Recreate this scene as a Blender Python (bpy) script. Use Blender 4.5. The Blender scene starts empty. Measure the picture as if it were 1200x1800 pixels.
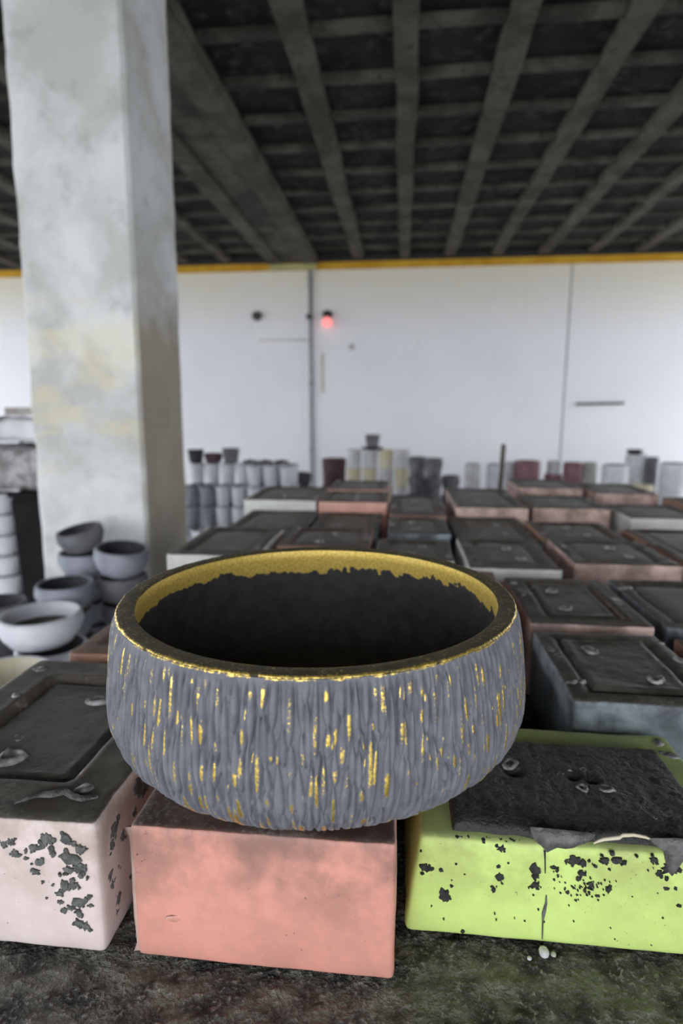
import bpy, bmesh, math, random
import numpy as np
from mathutils import Vector, Matrix, noise

S = bpy.context.scene
COL = S.collection
R = math.radians

# ------------------------------------------------------------------ camera
cam_d = bpy.data.cameras.new('camera')
cam_d.sensor_fit = 'VERTICAL'
cam_d.sensor_height = 36.0
cam_d.lens = 36.0 * 1020.0 / 1800.0
cam_d.clip_start = 0.01
cam_d.clip_end = 200
cam_d.dof.use_dof = True
cam_d.dof.focus_distance = 0.465
cam_d.dof.aperture_fstop = 4.2
cam = bpy.data.objects.new('camera', cam_d)
COL.objects.link(cam)
cam.location = (0, 0, 1.25)
cam.rotation_euler = (R(80), 0, R(5.9))
S.camera = cam

# ------------------------------------------------------------------ light: overcast daylight through the open sides of the shed
W = bpy.data.worlds.new('overcast_sky')
S.world = W
W.use_nodes = True
bg = W.node_tree.nodes['Background']
bg.inputs['Color'].default_value = (0.92, 0.96, 1.0, 1)
bg.inputs['Strength'].default_value = 3.6
S.view_settings.view_transform = 'Standard'
S.view_settings.look = 'None'
S.view_settings.gamma = 1
S.view_settings.use_curve_mapping = False
S.view_settings.exposure = 0.13


# ------------------------------------------------------------------ material helpers
class NT:
    def __init__(self, name):
        self.m = bpy.data.materials.new(name)
        self.m.use_nodes = True
        self.t = self.m.node_tree
        self.b = self.t.nodes['Principled BSDF']

    def n(self, typ, **kw):
        nd = self.t.nodes.new(typ)
        for k, v in kw.items():
            setattr(nd, k, v)
        return nd

    def put(self, sock, v):
        if hasattr(v, 'is_output') or isinstance(v, bpy.types.NodeSocket):
            self.t.links.new(v, sock)
        elif isinstance(v, (tuple, list)) and len(v) == 3 and sock.type == 'RGBA':
            sock.default_value = (*v, 1)
        else:
            sock.default_value = v

    def coord(self, scale=(1, 1, 1), kind='Object'):
        c = self.n('ShaderNodeTexCoord')
        mp = self.n('ShaderNodeMapping')
        self.t.links.new(c.outputs[kind], mp.inputs['Vector'])
        mp.inputs['Scale'].default_value = scale
        return mp.outputs['Vector']

    def noise(self, vec, scale, detail=4, rough=0.55, dist=0.0):
        nd = self.n('ShaderNodeTexNoise')
        self.t.links.new(vec, nd.inputs['Vector'])
        nd.inputs['Scale'].default_value = scale
        nd.inputs['Detail'].default_value = detail
        nd.inputs['Roughness'].default_value = rough
        nd.inputs['Distortion'].default_value = dist
        return nd.outputs['Fac']

    def ramp(self, fac, lo, hi, a=0.0, b=1.0):
        nd = self.n('ShaderNodeMapRange', interpolation_type='SMOOTHSTEP')
        self.put(nd.inputs['Value'], fac)
        nd.inputs['From Min'].default_value = lo
        nd.inputs['From Max'].default_value = hi
        nd.inputs['To Min'].default_value = a
        nd.inputs['To Max'].default_value = b
        return nd.outputs['Result']

    def mix(self, fac, a, b):
        nd = self.n('ShaderNodeMix', data_type='RGBA')
        self.put(nd.inputs[0], fac)
        self.put(nd.inputs[6], a)
        self.put(nd.inputs[7], b)
        return nd.outputs[2]

    def math(self, op, a, b=0.0, c=0.0):
        nd = self.n('ShaderNodeMath', operation=op)
        self.put(nd.inputs[0], a)
        self.put(nd.inputs[1], b)
        self.put(nd.inputs[2], c)
        return nd.outputs[0]

    def bump(self, h, strength=0.3, dist=0.002):
        nd = self.n('ShaderNodeBump')
        self.put(nd.inputs['Height'], h)
        nd.inputs['Strength'].default_value = strength
        nd.inputs['Distance'].default_value = dist
        self.t.links.new(nd.outputs['Normal'], self.b.inputs['Normal'])

    def fin(self, color=None, rough=0.6, metal=0.0, spec=0.5):
        if color is not None:
            self.put(self.b.inputs['Base Color'], color)
        self.put(self.b.inputs['Roughness'], rough)
        self.put(self.b.inputs['Metallic'], metal)
        self.b.inputs['Specular IOR Level'].default_value = spec
        return self.m


def plain(name, c1, c2=None, scale=8.0, rough=0.7, bump=0.25, dist=0.003, spec=0.3, c3=None):
    m = NT(name)
    v = m.coord()
    n1 = m.noise(v, scale, 5)
    n2 = m.noise(v, scale * 5, 4)
    col = m.mix(m.ramp(n1, 0.35, 0.65), c1, c2 or c1)
    if c3:
        col = m.mix(m.ramp(n2, 0.52, 0.7), col, c3)
    if bump:
        m.bump(n2, bump, dist)
    return m.fin(col, rough, 0, spec)


GRIME = (0.062, 0.056, 0.047)


def rubber(name, base, stain, grime=GRIME, brown=(0.10, 0.062, 0.042), side=0.5, top=1.0, rough=0.5):
    """silicone rubber block: own colour on the sides, cement residue on the top"""
    m = NT(name)
    v = m.coord()
    g = m.n('ShaderNodeNewGeometry')
    sx = m.n('ShaderNodeSeparateXYZ')
    m.t.links.new(g.outputs['Normal'], sx.inputs[0])
    gen = m.n('ShaderNodeTexCoord')
    sg = m.n('ShaderNodeSeparateXYZ')
    m.t.links.new(gen.outputs['Generated'], sg.inputs[0])
    big = m.noise(v, 14, 5, 0.6)
    mid = m.noise(v, 45, 5, 0.6)
    fine = m.noise(v, 260, 3, 0.6)
    st = m.math('MULTIPLY', m.ramp(m.math('ADD', m.math('MULTIPLY', big, 0.7), m.math('MULTIPLY', mid, 0.3)), 0.37, 0.64), side)
    hi = m.ramp(sg.outputs['Z'], 0.2, 1.0, 0.35, 1.0)
    col = m.mix(m.math('MULTIPLY', st, hi), base, stain)
    worn = m.math('MULTIPLY', m.ramp(g.outputs['Pointiness'], 0.53, 0.60), m.ramp(mid, 0.3, 0.6, 0.3, 0.8))
    speck = m.math('MULTIPLY', m.ramp(m.noise(v, 330, 2, 0.5), 0.70, 0.76), m.ramp(big, 0.45, 0.6))
    col = m.mix(m.math('MULTIPLY', speck, 0.8), col, grime)
    up = m.math('ADD', sx.outputs['Z'], m.math('MULTIPLY', m.math('SUBTRACT', mid, 0.5), 0.5))
    m1 = m.math('MULTIPLY', m.ramp(up, 0.62, 0.92), top)
    m2 = m.math('MULTIPLY', m.ramp(m.math('ADD', up, m.math('MULTIPLY', m.math('SUBTRACT', big, 0.5), 0.7)), 0.70, 0.98), top)
    col = m.mix(m1, col, brown)
    topc = m.mix(m.ramp(mid, 0.35, 0.7), grime, tuple(2.1 * c for c in grime))
    topc = m.mix(m.math('MULTIPLY', m.ramp(m.math('ADD', m.math('MULTIPLY', big, 0.5), m.math('MULTIPLY', fine, 0.5)), 0.52, 0.66), 0.7), topc, (0.20, 0.19, 0.175))
    col = m.mix(m2, col, topc)
    col = m.mix(worn, col, tuple(min(0.85, 0.55 * c + 0.30) for c in base))
    m.bump(m.math('ADD', m.math('MULTIPLY', fine, 0.3), mid), 0.25, 0.002)
    return m.fin(col, rough, 0, 0.45)


M = {}
M['pink'] = rubber('salmon_silicone', (0.75, 0.335, 0.265), (0.30, 0.165, 0.135), brown=(0.15, 0.07, 0.052), grime=(0.06, 0.036, 0.03), side=1.0)
M['white'] = rubber('pale_silicone', (0.80, 0.675, 0.65), (0.36, 0.27, 0.21), side=0.75)
M['green'] = rubber('lime_silicone', (0.66, 0.85, 0.255), (0.33, 0.36, 0.12), brown=(0.50, 0.60, 0.26), grime=(0.12, 0.13, 0.08), side=0.7, top=0.35)
M['blue'] = rubber('blue_grey_silicone', (0.27, 0.315, 0.35), (0.045, 0.052, 0.06), brown=(0.07, 0.07, 0.07), side=1.0)
M['rose'] = rubber('rose_silicone', (0.68, 0.48, 0.43), (0.17, 0.11, 0.085), side=0.85)
M['salmon'] = rubber('pale_salmon_silicone', (0.78, 0.42, 0.35), (0.45, 0.23, 0.18), side=0.5)
M['brown'] = rubber('brown_silicone', (0.36, 0.19, 0.13), (0.16, 0.09, 0.065), brown=(0.16, 0.085, 0.055), grime=(0.06, 0.045, 0.037), side=0.7)
M['terracotta'] = rubber('terracotta_silicone', (0.40, 0.21, 0.14), (0.20, 0.11, 0.08), brown=(0.27, 0.145, 0.10), grime=(0.12, 0.075, 0.055), side=0.6, top=0.9)
M['offwhite'] = rubber('offwhite_silicone', (0.66, 0.66, 0.63), (0.35, 0.34, 0.31), side=0.4)

m = NT('cement_skin')
v = m.coord()
a = m.noise(v, 30, 6, 0.6)
b_ = m.noise(v, 190, 4, 0.65)
c_ = m.noise(v, 90, 3, 0.5, 0.4)
col = m.mix(m.ramp(a, 0.35, 0.7), (0.058, 0.054, 0.046), (0.13, 0.12, 0.104))
col = m.mix(m.math('MULTIPLY', m.ramp(b_, 0.62, 0.78), 0.75), col, (0.26, 0.25, 0.235))
m.bump(m.math('ADD', m.math('MULTIPLY', b_, 0.6), c_), 0.35, 0.003)
M['skin'] = m.fin(col, m.ramp(a, 0.3, 0.7, 0.28, 0.5), 0, 0.5)
m = NT('black_cement')
v = m.coord()
a = m.noise(v, 40, 6, 0.65)
b_ = m.noise(v, 260, 4, 0.65)
col = m.mix(m.ramp(a, 0.35, 0.7), (0.022, 0.021, 0.020), (0.045, 0.043, 0.040))
col = m.mix(m.math('MULTIPLY', m.ramp(b_, 0.66, 0.8), 0.5), col, (0.20, 0.20, 0.20))
m.bump(m.math('ADD', m.math('MULTIPLY', b_, 0.8), a), 0.8, 0.004)
M['black_slab'] = m.fin(col, m.ramp(a, 0.3, 0.7, 0.3, 0.55), 0, 0.5)
M['plug'] = plain('pour_plug_cement', (0.16, 0.155, 0.15), (0.50, 0.49, 0.49), 60, 0.45, 0.6, 0.003, 0.5)
M['flake'] = plain('dried_cement_flake', (0.085, 0.088, 0.083), (0.16, 0.163, 0.155), 160, 0.75, 0.6, 0.002)
M['black_flake'] = plain('black_cement_flake', (0.022, 0.022, 0.021), (0.05, 0.05, 0.048), 160, 0.6, 0.6, 0.002)
M['drip'] = plain('grey_cement_drip', (0.07, 0.068, 0.066), (0.17, 0.165, 0.165), 90, 0.4, 0.5, 0.003, 0.5)

# bowl paint: slate grey, gold dry-brushed where the attribute "gold" says so
def bowl_mat(name, grey, grey2, rough, metal=0.92):
    m = NT(name)
    v = m.coord()
    at = m.n('ShaderNodeAttribute', attribute_name='gold')
    f1 = m.noise(v, 420, 3, 0.6)
    f2 = m.noise(v, 60, 4, 0.6)
    f3 = m.noise(v, 900, 2, 0.5)
    g = m.math('ADD', at.outputs['Fac'], m.math('MULTIPLY', m.math('SUBTRACT', f1, 0.5), 1.5))
    g = m.ramp(g, 0.40, 0.80)
    base = m.mix(m.ramp(f2, 0.35, 0.65), grey, grey2)
    gold = m.mix(m.ramp(f1, 0.35, 0.65), (0.62, 0.42, 0.075), (0.86, 0.64, 0.18))
    col = m.mix(g, base, gold)
    m.bump(m.math('ADD', m.math('MULTIPLY', f1, 0.5), m.math('MULTIPLY', f3, 0.5)), 0.35, 0.0012)
    return m.fin(col, m.math('MULTIPLY_ADD', g, 0.38 - rough, rough), m.math('MULTIPLY', g, metal), 0.35)


M['bowl_out'] = bowl_mat('slate_bowl_paint', (0.132, 0.135, 0.160), (0.182, 0.185, 0.212), 0.62)
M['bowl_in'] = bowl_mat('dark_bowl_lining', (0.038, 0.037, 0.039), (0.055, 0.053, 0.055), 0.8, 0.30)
M['bowl_rim'] = bowl_mat('gold_rim_paint', (0.065, 0.056, 0.030), (0.10, 0.085, 0.045), 0.5)

# concrete of the shed
m = NT('column_concrete')
v = m.coord()
n1 = m.noise(v, 3.0, 6, 0.6, 0.3)
n2 = m.noise(v, 9, 6, 0.6)
n3 = m.noise(m.coord((1.2, 1.2, 4.5)), 1.6, 5, 0.6, 0.2)
sx = m.n('ShaderNodeSeparateXYZ')
m.t.links.new(m.coord(), sx.inputs[0])
zz = sx.outputs['Z']
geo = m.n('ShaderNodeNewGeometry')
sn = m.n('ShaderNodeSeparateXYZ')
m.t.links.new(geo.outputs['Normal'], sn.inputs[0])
col = m.mix(m.ramp(n1, 0.35, 0.65), (0.55, 0.55, 0.535), (0.76, 0.765, 0.77))
col = m.mix(m.math('MULTIPLY', m.ramp(n2, 0.50, 0.72), 0.40), col, (0.30, 0.295, 0.285))
band = m.math('MULTIPLY', m.ramp(zz, 0.85, 1.0), m.ramp(zz, 1.72, 1.62))
yel = m.math('MULTIPLY', m.math('MULTIPLY', band, m.ramp(n3, 0.50, 0.62)), m.ramp(n2, 0.35, 0.6))
col = m.mix(m.math('MULTIPLY', yel, 0.55), col, (0.76, 0.68, 0.44))
pale = m.math('MULTIPLY', m.math('MULTIPLY', m.ramp(zz, 1.36, 1.42), m.ramp(zz, 1.62, 1.56)), m.ramp(n1, 0.42, 0.55))
col = m.mix(m.math('MULTIPLY', pale, 0.5), col, (0.80, 0.78, 0.68))
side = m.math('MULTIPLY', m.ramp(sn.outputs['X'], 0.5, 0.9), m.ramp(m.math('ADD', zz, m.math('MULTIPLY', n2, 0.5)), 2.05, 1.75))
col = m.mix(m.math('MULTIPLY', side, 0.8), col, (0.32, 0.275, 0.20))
m.bump(m.math('ADD', n2, n1), 0.4, 0.01)
M['column'] = m.fin(col, 0.85, 0, 0.2)

m = NT('painted_wall')
v = m.coord()
n1 = m.noise(v, 1.1, 5, 0.6)
n2 = m.noise(m.coord((3, 3, 0.5)), 2.5, 5, 0.6)
col = m.mix(m.ramp(n1, 0.3, 0.7), (0.87, 0.87, 0.92), (0.92, 0.92, 0.96))
col = m.mix(m.math('MULTIPLY', m.ramp(n2, 0.58, 0.8), 0.25), col, (0.55, 0.52, 0.45))
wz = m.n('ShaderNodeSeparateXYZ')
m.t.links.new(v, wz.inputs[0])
col = m.mix(m.math('MULTIPLY', m.ramp(m.math('ADD', wz.outputs['Z'], m.math('MULTIPLY', n1, 0.5)), 2.35, 3.4), 0.7), col, (0.78, 0.70, 0.50))  # upper wall beige: yellowing plus warm trim bounce, both put into the colour
m.bump(n2, 0.1, 0.01)
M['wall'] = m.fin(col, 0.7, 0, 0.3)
M['seam'] = plain('wall_backing', (0.30, 0.30, 0.30), (0.4, 0.4, 0.4), 5)
M['yellow'] = plain('yellow_trim_paint', (0.55, 0.28, 0.012), (0.68, 0.39, 0.03), 4, 0.6, 0.1)
M['olive'] = plain('olive_pad_paint', (0.40, 0.36, 0.14), (0.48, 0.44, 0.20), 4, 0.7, 0.1)
M['slab'] = plain('sooty_ceiling_concrete', (0.018, 0.018, 0.017), (0.036, 0.036, 0.033), 2.5, 0.9, 0.5, 0.02, 0.1, (0.065, 0.065, 0.06))
M['rib'] = plain('brown_grey_rib_concrete', (0.075, 0.067, 0.054), (0.135, 0.122, 0.10), 4, 0.9, 0.4, 0.01, 0.1, (0.07, 0.065, 0.055))
M['rib2'] = plain('dark_rib_concrete', (0.055, 0.050, 0.042), (0.13, 0.12, 0.10), 4, 0.9, 0.4, 0.01, 0.1, (0.05, 0.045, 0.04))
M['floor'] = plain('dusty_floor_concrete', (0.42, 0.42, 0.42), (0.52, 0.52, 0.53), 3, 0.85, 0.3, 0.01)
M['yard'] = plain('yard_concrete', (0.50, 0.50, 0.49), (0.58, 0.58, 0.57), 1, 0.9, 0.2, 0.02)
M['table'] = plain('crusted_table_top', (0.03, 0.03, 0.028), (0.26, 0.26, 0.21), 45, 0.45, 1.0, 0.02, 0.5, (0.42, 0.41, 0.37))
M['dark'] = plain('dark_metal', (0.02, 0.02, 0.02), (0.04, 0.038, 0.035), 30, 0.5, 0.1)
M['pipe'] = plain('grey_pipe', (0.25, 0.26, 0.28), (0.34, 0.35, 0.37), 8, 0.6, 0.1)
M['strip'] = plain('beige_strip', (0.60, 0.55, 0.48), (0.68, 0.63, 0.57), 8, 0.7, 0.1)
M['wood'] = plain('dark_wood', (0.06, 0.05, 0.042), (0.11, 0.09, 0.075), 20, 0.8, 0.4)
M['pot_white'] = plain('pale_cement', (0.52, 0.52, 0.55), (0.68, 0.68, 0.71), 12, 0.8, 0.3)
M['pot_bluegrey'] = plain('blue_grey_cement', (0.25, 0.26, 0.31), (0.36, 0.37, 0.43), 14, 0.8, 0.3)
M['pot_bright'] = plain('white_glazed_cement', (0.62, 0.63, 0.69), (0.74, 0.75, 0.80), 10, 0.6, 0.1)
M['pot_grey'] = plain('grey_cement', (0.12, 0.12, 0.135), (0.19, 0.19, 0.21), 12, 0.75, 0.3)
M['pot_dark'] = plain('dark_cement', (0.035, 0.036, 0.042), (0.07, 0.07, 0.08), 12, 0.6, 0.3)
M['pot_maroon'] = plain('maroon_cement', (0.21, 0.10, 0.125), (0.30, 0.16, 0.19), 12, 0.75, 0.2)
M['pot_darkmaroon'] = plain('dark_maroon_cement', (0.07, 0.035, 0.045), (0.12, 0.07, 0.08), 12, 0.75, 0.2)
M['pot_cream'] = plain('cream_cement', (0.62, 0.55, 0.37), (0.70, 0.66, 0.54), 8, 0.8, 0.2)
M['pot_sage'] = plain('sage_cement', (0.40, 0.43, 0.38), (0.50, 0.52, 0.47), 8, 0.8, 0.2)
M['pot_inside'] = plain('raw_pot_inside', (0.05, 0.047, 0.038), (0.085, 0.08, 0.065), 20, 0.8, 0.2)
M['sack'] = plain('marbled_sack', (0.20, 0.19, 0.19), (0.48, 0.47, 0.48), 16, 0.75, 0.5, 0.01)
M['sack_white'] = plain('white_sack', (0.62, 0.61, 0.66), (0.72, 0.71, 0.75), 8, 0.7, 0.2)
M['black'] = plain('black_plastic', (0.005, 0.005, 0.006), (0.010, 0.010, 0.011), 8, 0.7, 0.1, 0.003, 0.15)
M['board'] = plain('weathered_board', (0.30, 0.27, 0.25), (0.40, 0.37, 0.34), 20, 0.8, 0.3)
m = NT('red_bulb')
m.b.inputs['Emission Color'].default_value = (1.0, 0.27, 0.27, 1)
m.b.inputs['Emission Strength'].default_value = 1.1
M['bulb'] = m.fin((0.5, 0.12, 0.12), 0.4)


# ------------------------------------------------------------------ object helpers
def link(name, me, mat=None, parent=None, loc=None, rot=None):
    o = bpy.data.objects.new(name, me)
    COL.objects.link(o)
    if mat and not me.materials:
        me.materials.append(M[mat])
    if parent:
        o.parent = parent
    if loc:
        o.location = loc
    if rot:
        o.rotation_euler = rot
    return o


def tag(o, label=None, cat=None, group=None, kind=None):
    if label:
        o['label'] = label
    if cat:
        o['category'] = cat
    if group:
        o['group'] = group
    if kind:
        o['kind'] = kind
    return o


def empty(name, loc, rz=0.0):
    o = bpy.data.objects.new(name, None)
    COL.objects.link(o)
    o.location = loc
    o.rotation_euler = (0, 0, rz)
    o.empty_display_size = 0.05
    return o


def mesh_bm(bm, name, smooth=False):
    me = bpy.data.meshes.new(name)
    bm.normal_update()
    bm.to_mesh(me)
    bm.free()
    if smooth:
        for p in me.polygons:
            p.use_smooth = True
    return me


def box_me(name, x0, x1, y0, y1, z0, z1, bev=0.0, seg=2):
    bm = bmesh.new()
    bmesh.ops.create_cube(bm, size=1)
    for v in bm.verts:
        v.co = Vector(((x0 + x1) / 2 + v.co.x * (x1 - x0), (y0 + y1) / 2 + v.co.y * (y1 - y0), (z0 + z1) / 2 + v.co.z * (z1 - z0)))
    if bev:
        bmesh.ops.bevel(bm, geom=bm.edges[:], offset=bev, segments=seg, affect='EDGES')
    return mesh_bm(bm, name)


def lathe_me(name, prof, seg=32, smooth=True, wob=0.0, seed=0):
    vs, fs = [], []
    n = len(prof)
    for (r, z) in prof:
        for k in range(seg):
            a = 2 * math.pi * k / seg
            rr = max(r, 0.0005) * (1 + wob * noise.noise((math.cos(a) * 1.5 + seed, math.sin(a) * 1.5, z * 12)))
            vs.append((rr * math.cos(a), rr * math.sin(a), z))
    for i in range(n - 1):
        for k in range(seg):
            k2 = (k + 1) % seg
            fs.append((i * seg + k, i * seg + k2, (i + 1) * seg + k2, (i + 1) * seg + k))
    fs.append(tuple(range(seg))[::-1])
    fs.append(tuple((n - 1) * seg + k for k in range(seg)))
    me = bpy.data.meshes.new(name)
    me.from_pydata(vs, [], fs)
    for p in me.polygons:
        p.use_smooth = smooth and len(p.vertices) == 4
    return me


def noisev(p, s, seed=0.0):
    return noise.noise((p[0] * s + seed, p[1] * s + seed * 1.7, p[2] * s - seed))


def rounded_block(name, sx, sy, h, rad, res, taper=0.0, top_fn=None, wob=0.0015, seed=0.0):
    """rounded box standing on z=0; taper widens the foot; top_fn(x, y) lowers or lifts the top face"""
    hx, hy, hz = sx / 2, sy / 2, h / 2
    verts, faces, idx = [], [], {}

    def vid(p):
        k = (round(p[0], 5), round(p[1], 5), round(p[2], 5))
        if k not in idx:
            idx[k] = len(verts)
            verts.append(p)
        return idx[k]

    def line(hh):
        n = max(2, int(round(2 * (hh - rad) / res)))
        inner = [-(hh - rad) + 2 * (hh - rad) * i / n for i in range(n + 1)]
        e = [-(hh), -(hh - rad * 0.35), ]
        return e + inner + [-q for q in e[::-1]]
    lx, ly, lz = line(hx), line(hy), line(hz)

    def face(A, B, mk, flip):
        for i in range(len(A) - 1):
            for j in range(len(B) - 1):
                q = [vid(mk(A[i], B[j])), vid(mk(A[i + 1], B[j])), vid(mk(A[i + 1], B[j + 1])), vid(mk(A[i], B[j + 1]))]
                faces.append(tuple(q[::-1] if flip else q))
    face(lx, ly, lambda a, b: (a, b, hz), False)
    face(lx, ly, lambda a, b: (a, b, -hz), True)
    face(lx, lz, lambda a, b: (a, -hy, b), False)
    face(lx, lz, lambda a, b: (a, hy, b), True)
    face(ly, lz, lambda a, b: (hx, a, b), False)
    face(ly, lz, lambda a, b: (-hx, a, b), True)
    out = []
    for p in verts:
        q = Vector(p)
        c = Vector((max(-hx + rad, min(hx - rad, q.x)), max(-hy + rad, min(hy - rad, q.y)), max(-hz + rad, min(hz - rad, q.z))))
        d = q - c
        if d.length > 1e-7:
            q = c + d.normalized() * rad
        z = q.z + hz
        if top_fn and q.z > hz - 1e-4:
            z += top_fn(q.x, q.y)
        t = 1 + taper * (1 - z / h)
        w = Vector((noisev(q, 14, seed), noisev(q, 14, seed + 5), noisev(q, 14, seed + 9))) * wob
        w += Vector((noisev(q, 45, seed + 2), noisev(q, 45, seed + 7), noisev(q, 45, seed + 3))) * wob * 0.5
        zz = max(0.0, z + w.z * (1 if z > 0.01 else 0))
        out.append(((q.x + w.x) * t, q.y + w.y, zz))
    me = bpy.data.meshes.new(name)
    me.from_pydata(out, [], faces)
    for p in me.polygons:
        p.use_smooth = True
    return me


def lump_me(name, rx, ry, h, seed, crater=True):
    """a lumpy broken-off cement sprue with a dip in the middle"""
    vs, fs = [], []
    rings, seg = 5, 12
    for i in range(rings):
        f = i / (rings - 1)
        for k in range(seg):
            a = 2 * math.pi * k / seg
            w = 1 + 0.35 * noise.noise((math.cos(a) * 1.3 + seed, math.sin(a) * 1.3, seed))
            r = (1.0 - 0.92 * f) * w
            z = h * (math.sin(min(1, f * 2.2) * math.pi / 2)) * (0.75 + 0.6 * noise.noise((r * math.cos(a) * 2, r * math.sin(a) * 2, seed)))
            if crater and f > 0.6:
                z *= 0.35
            vs.append((rx * r * math.cos(a), ry * r * math.sin(a), max(0, z)))
    for i in range(rings - 1):
        for k in range(seg):
            k2 = (k + 1) % seg
            fs.append((i * seg + k, i * seg + k2, (i + 1) * seg + k2, (i + 1) * seg + k))
    fs.append(tuple((rings - 1) * seg + k for k in range(seg)))
    fs.append(tuple(range(seg))[::-1])
    me = bpy.data.meshes.new(name)
    me.from_pydata(vs, [], fs)
    for p in me.polygons:
        p.use_smooth = True
    return me


# ------------------------------------------------------------------ the setting
def struct(o):
    o['kind'] = 'structure'
    return o


struct(link('floor', box_me('floor', -8.0, 5.6, -4.4, 8.2, -0.12, 0.0), 'floor'))
struct(link('ground_yard', box_me('yard', -40, 40, -40, 40, -0.30, -0.121), 'yard'))
WY = 8.0
wall = struct(link('wall_back', box_me('wall_back', -7.8, 5.4, WY + 0.015, WY + 0.2, 0, 3.3), 'seam'))
px = [-7.8, -4.58, -1.245, 2.10, 5.4]
for i in range(len(px) - 1):
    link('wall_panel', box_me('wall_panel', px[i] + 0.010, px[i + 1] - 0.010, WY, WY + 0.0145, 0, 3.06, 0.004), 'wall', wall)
struct(link('unseen_wall_right', box_me('unseen_wall_right', 5.405, 5.6, -4.2, 4.6, 0, 3.22), 'wall'))  # unseen; added and sized to control light on the column and back wall
trim = struct(link('trim_1', box_me('yellow_trim', -7.8, 5.4, WY - 0.03, WY + 0.014, 3.062, 3.15, 0.006), 'yellow'))

struct(link('shade_strip', box_me('shade_strip_mesh', -7.8, 5.4, WY - 0.04, WY + 0.014, 3.1505, 3.234, 0.004), 'dark'))  # dark strip standing in for the shadow between yellow trim and ceiling
CZ = 3.235
ceil = struct(link('ceiling', box_me('ceiling', -8.0, 5.6, -4.2, 8.2, CZ, CZ + 0.2), 'slab'))
random.seed(3)
rx = [-7.57, -6.99, -6.41, -5.83, -5.25, -4.67, -4.09, -3.51, -2.93, -2.35, -0.60, -0.01, 0.57, 1.15, 1.73, 2.31, 2.89, 3.47, 4.05, 4.63, 5.21]
for i, x in enumerate(rx):
    w = random.uniform(0.060, 0.078)
    bm = bmesh.new()
    ys = np.linspace(-4.0, 7.95, 32)
    rows = []
    for y in ys:
        d = 0.018 * noise.noise((x * 3, y * 1.3, 0))
        e = 0.012 * noise.noise((x * 3, y * 2.3, 4))
        b = 3.175 + 0.010 * noise.noise((x, y * 2, 9))
        rows.append([bm.verts.new((x + d - w - e, y, CZ)), bm.verts.new((x + d - w * 0.9 - e, y, b)),
                     bm.verts.new((x + d + w * 0.9 + e, y, b)), bm.verts.new((x + d + w + e, y, CZ))])
    for a_, c2 in zip(rows[:-1], rows[1:]):
        for k in range(3):
            bm.faces.new((a_[k], a_[k + 1], c2[k + 1], c2[k]))
    for e_ in (rows[0][::-1], rows[-1]):
        bm.faces.new(e_)
    bmesh.ops.recalc_face_normals(bm, faces=bm.faces[:])
    link('ceiling_rib', mesh_bm(bm, 'ceiling_rib'), 'rib', ceil)
y = -3.95
while y < 7.9:
    for (xa, xb) in ((-7.9, -1.80), (-1.12, 5.5)):
        w = random.uniform(0.026, 0.044)
        bm = bmesh.new()
        xs = np.linspace(xa, xb, 40)
        rows = []
        for x in xs:
            d = 0.02 * noise.noise((x * 1.1, y * 3, 2))
            b = 3.200 + 0.012 * noise.noise((x * 1.6, y * 5, 7))
            rows.append([bm.verts.new((x, y + d + w, CZ)), bm.verts.new((x, y + d + w, b)), bm.verts.new((x, y + d - w, b)), bm.verts.new((x, y + d - w, CZ))])
        for a_, c2 in zip(rows[:-1], rows[1:]):
            for k in range(3):
                bm.faces.new((a_[k], a_[k + 1], c2[k + 1], c2[k]))
        bmesh.ops.recalc_face_normals(bm, faces=bm.faces[:])
        link('cross_rib', mesh_bm(bm, 'cross_rib'), 'rib2', ceil)
    y += 0.46
# main beam: three formed strips
for (xa, xb, zb, mt) in ((-1.79, -1.60, 3.13, 'rib'), (-1.60, -1.33, 3.155, 'rib2'), (-1.33, -1.13, 3.13, 'rib')):
    link('beam_strip', box_me('beam_strip', xa, xb - 0.004, -4.0, 7.955, zb, CZ + 0.0, 0.008), mt, ceil)
link('beam_pad', box_me('beam_pad', -1.78, -1.14, 7.93, 7.955, 3.05, 3.128, 0.006), 'olive', ceil)

# column: square shaft, slightly tapering, worn arrises
bm = bmesh.new()
cx0, cx1, cy0, cy1 = -1.487, -1.019, 2.2, 2.64
nz, nn = 60, 9
prev = None
for i in range(nz + 1):
    z = 3.30 * i / nz
    f = z / 3.3
    a0, a1 = cx0 + 0.052 * f, cx1 + 0.024 * f
    loop = []
    cs = [(a0, cy0), (a1, cy0), (a1, cy1), (a0, cy1)]
    for k in range(4):
        p, q = Vector(cs[k]), Vector(cs[(k + 1) % 4])
        for j in range(nn):
            t = (j + 0.0) / nn
            t = 0.03 if j == 0 else (0.97 if j == nn - 1 else t)
            pt = p.lerp(q, t)
            w = 0.006 * noise.noise((pt.x * 6, pt.y * 6, z * 6)) + 0.003 * noise.noise((pt.x * 25, pt.y * 25, z * 25))
            c = Vector(((a0 + a1) / 2, (cy0 + cy1) / 2))
            pt = pt + (pt - c).normalized() * w
            loop.append(bm.verts.new((pt.x, pt.y, z)))
    if prev:
        L = len(loop)
        for k in range(L):
            bm.faces.new((prev[k], prev[(k + 1) % L], loop[(k + 1) % L], loop[k]))
    else:
        bm.faces.new(loop[::-1])
    prev = loop
bm.faces.new(prev)
tag(link('concrete_column', mesh_bm(bm, 'concrete_column'), 'column'),
    'square mottled grey concrete column with yellowish stains, at the left', 'column', kind='structure')

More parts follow.
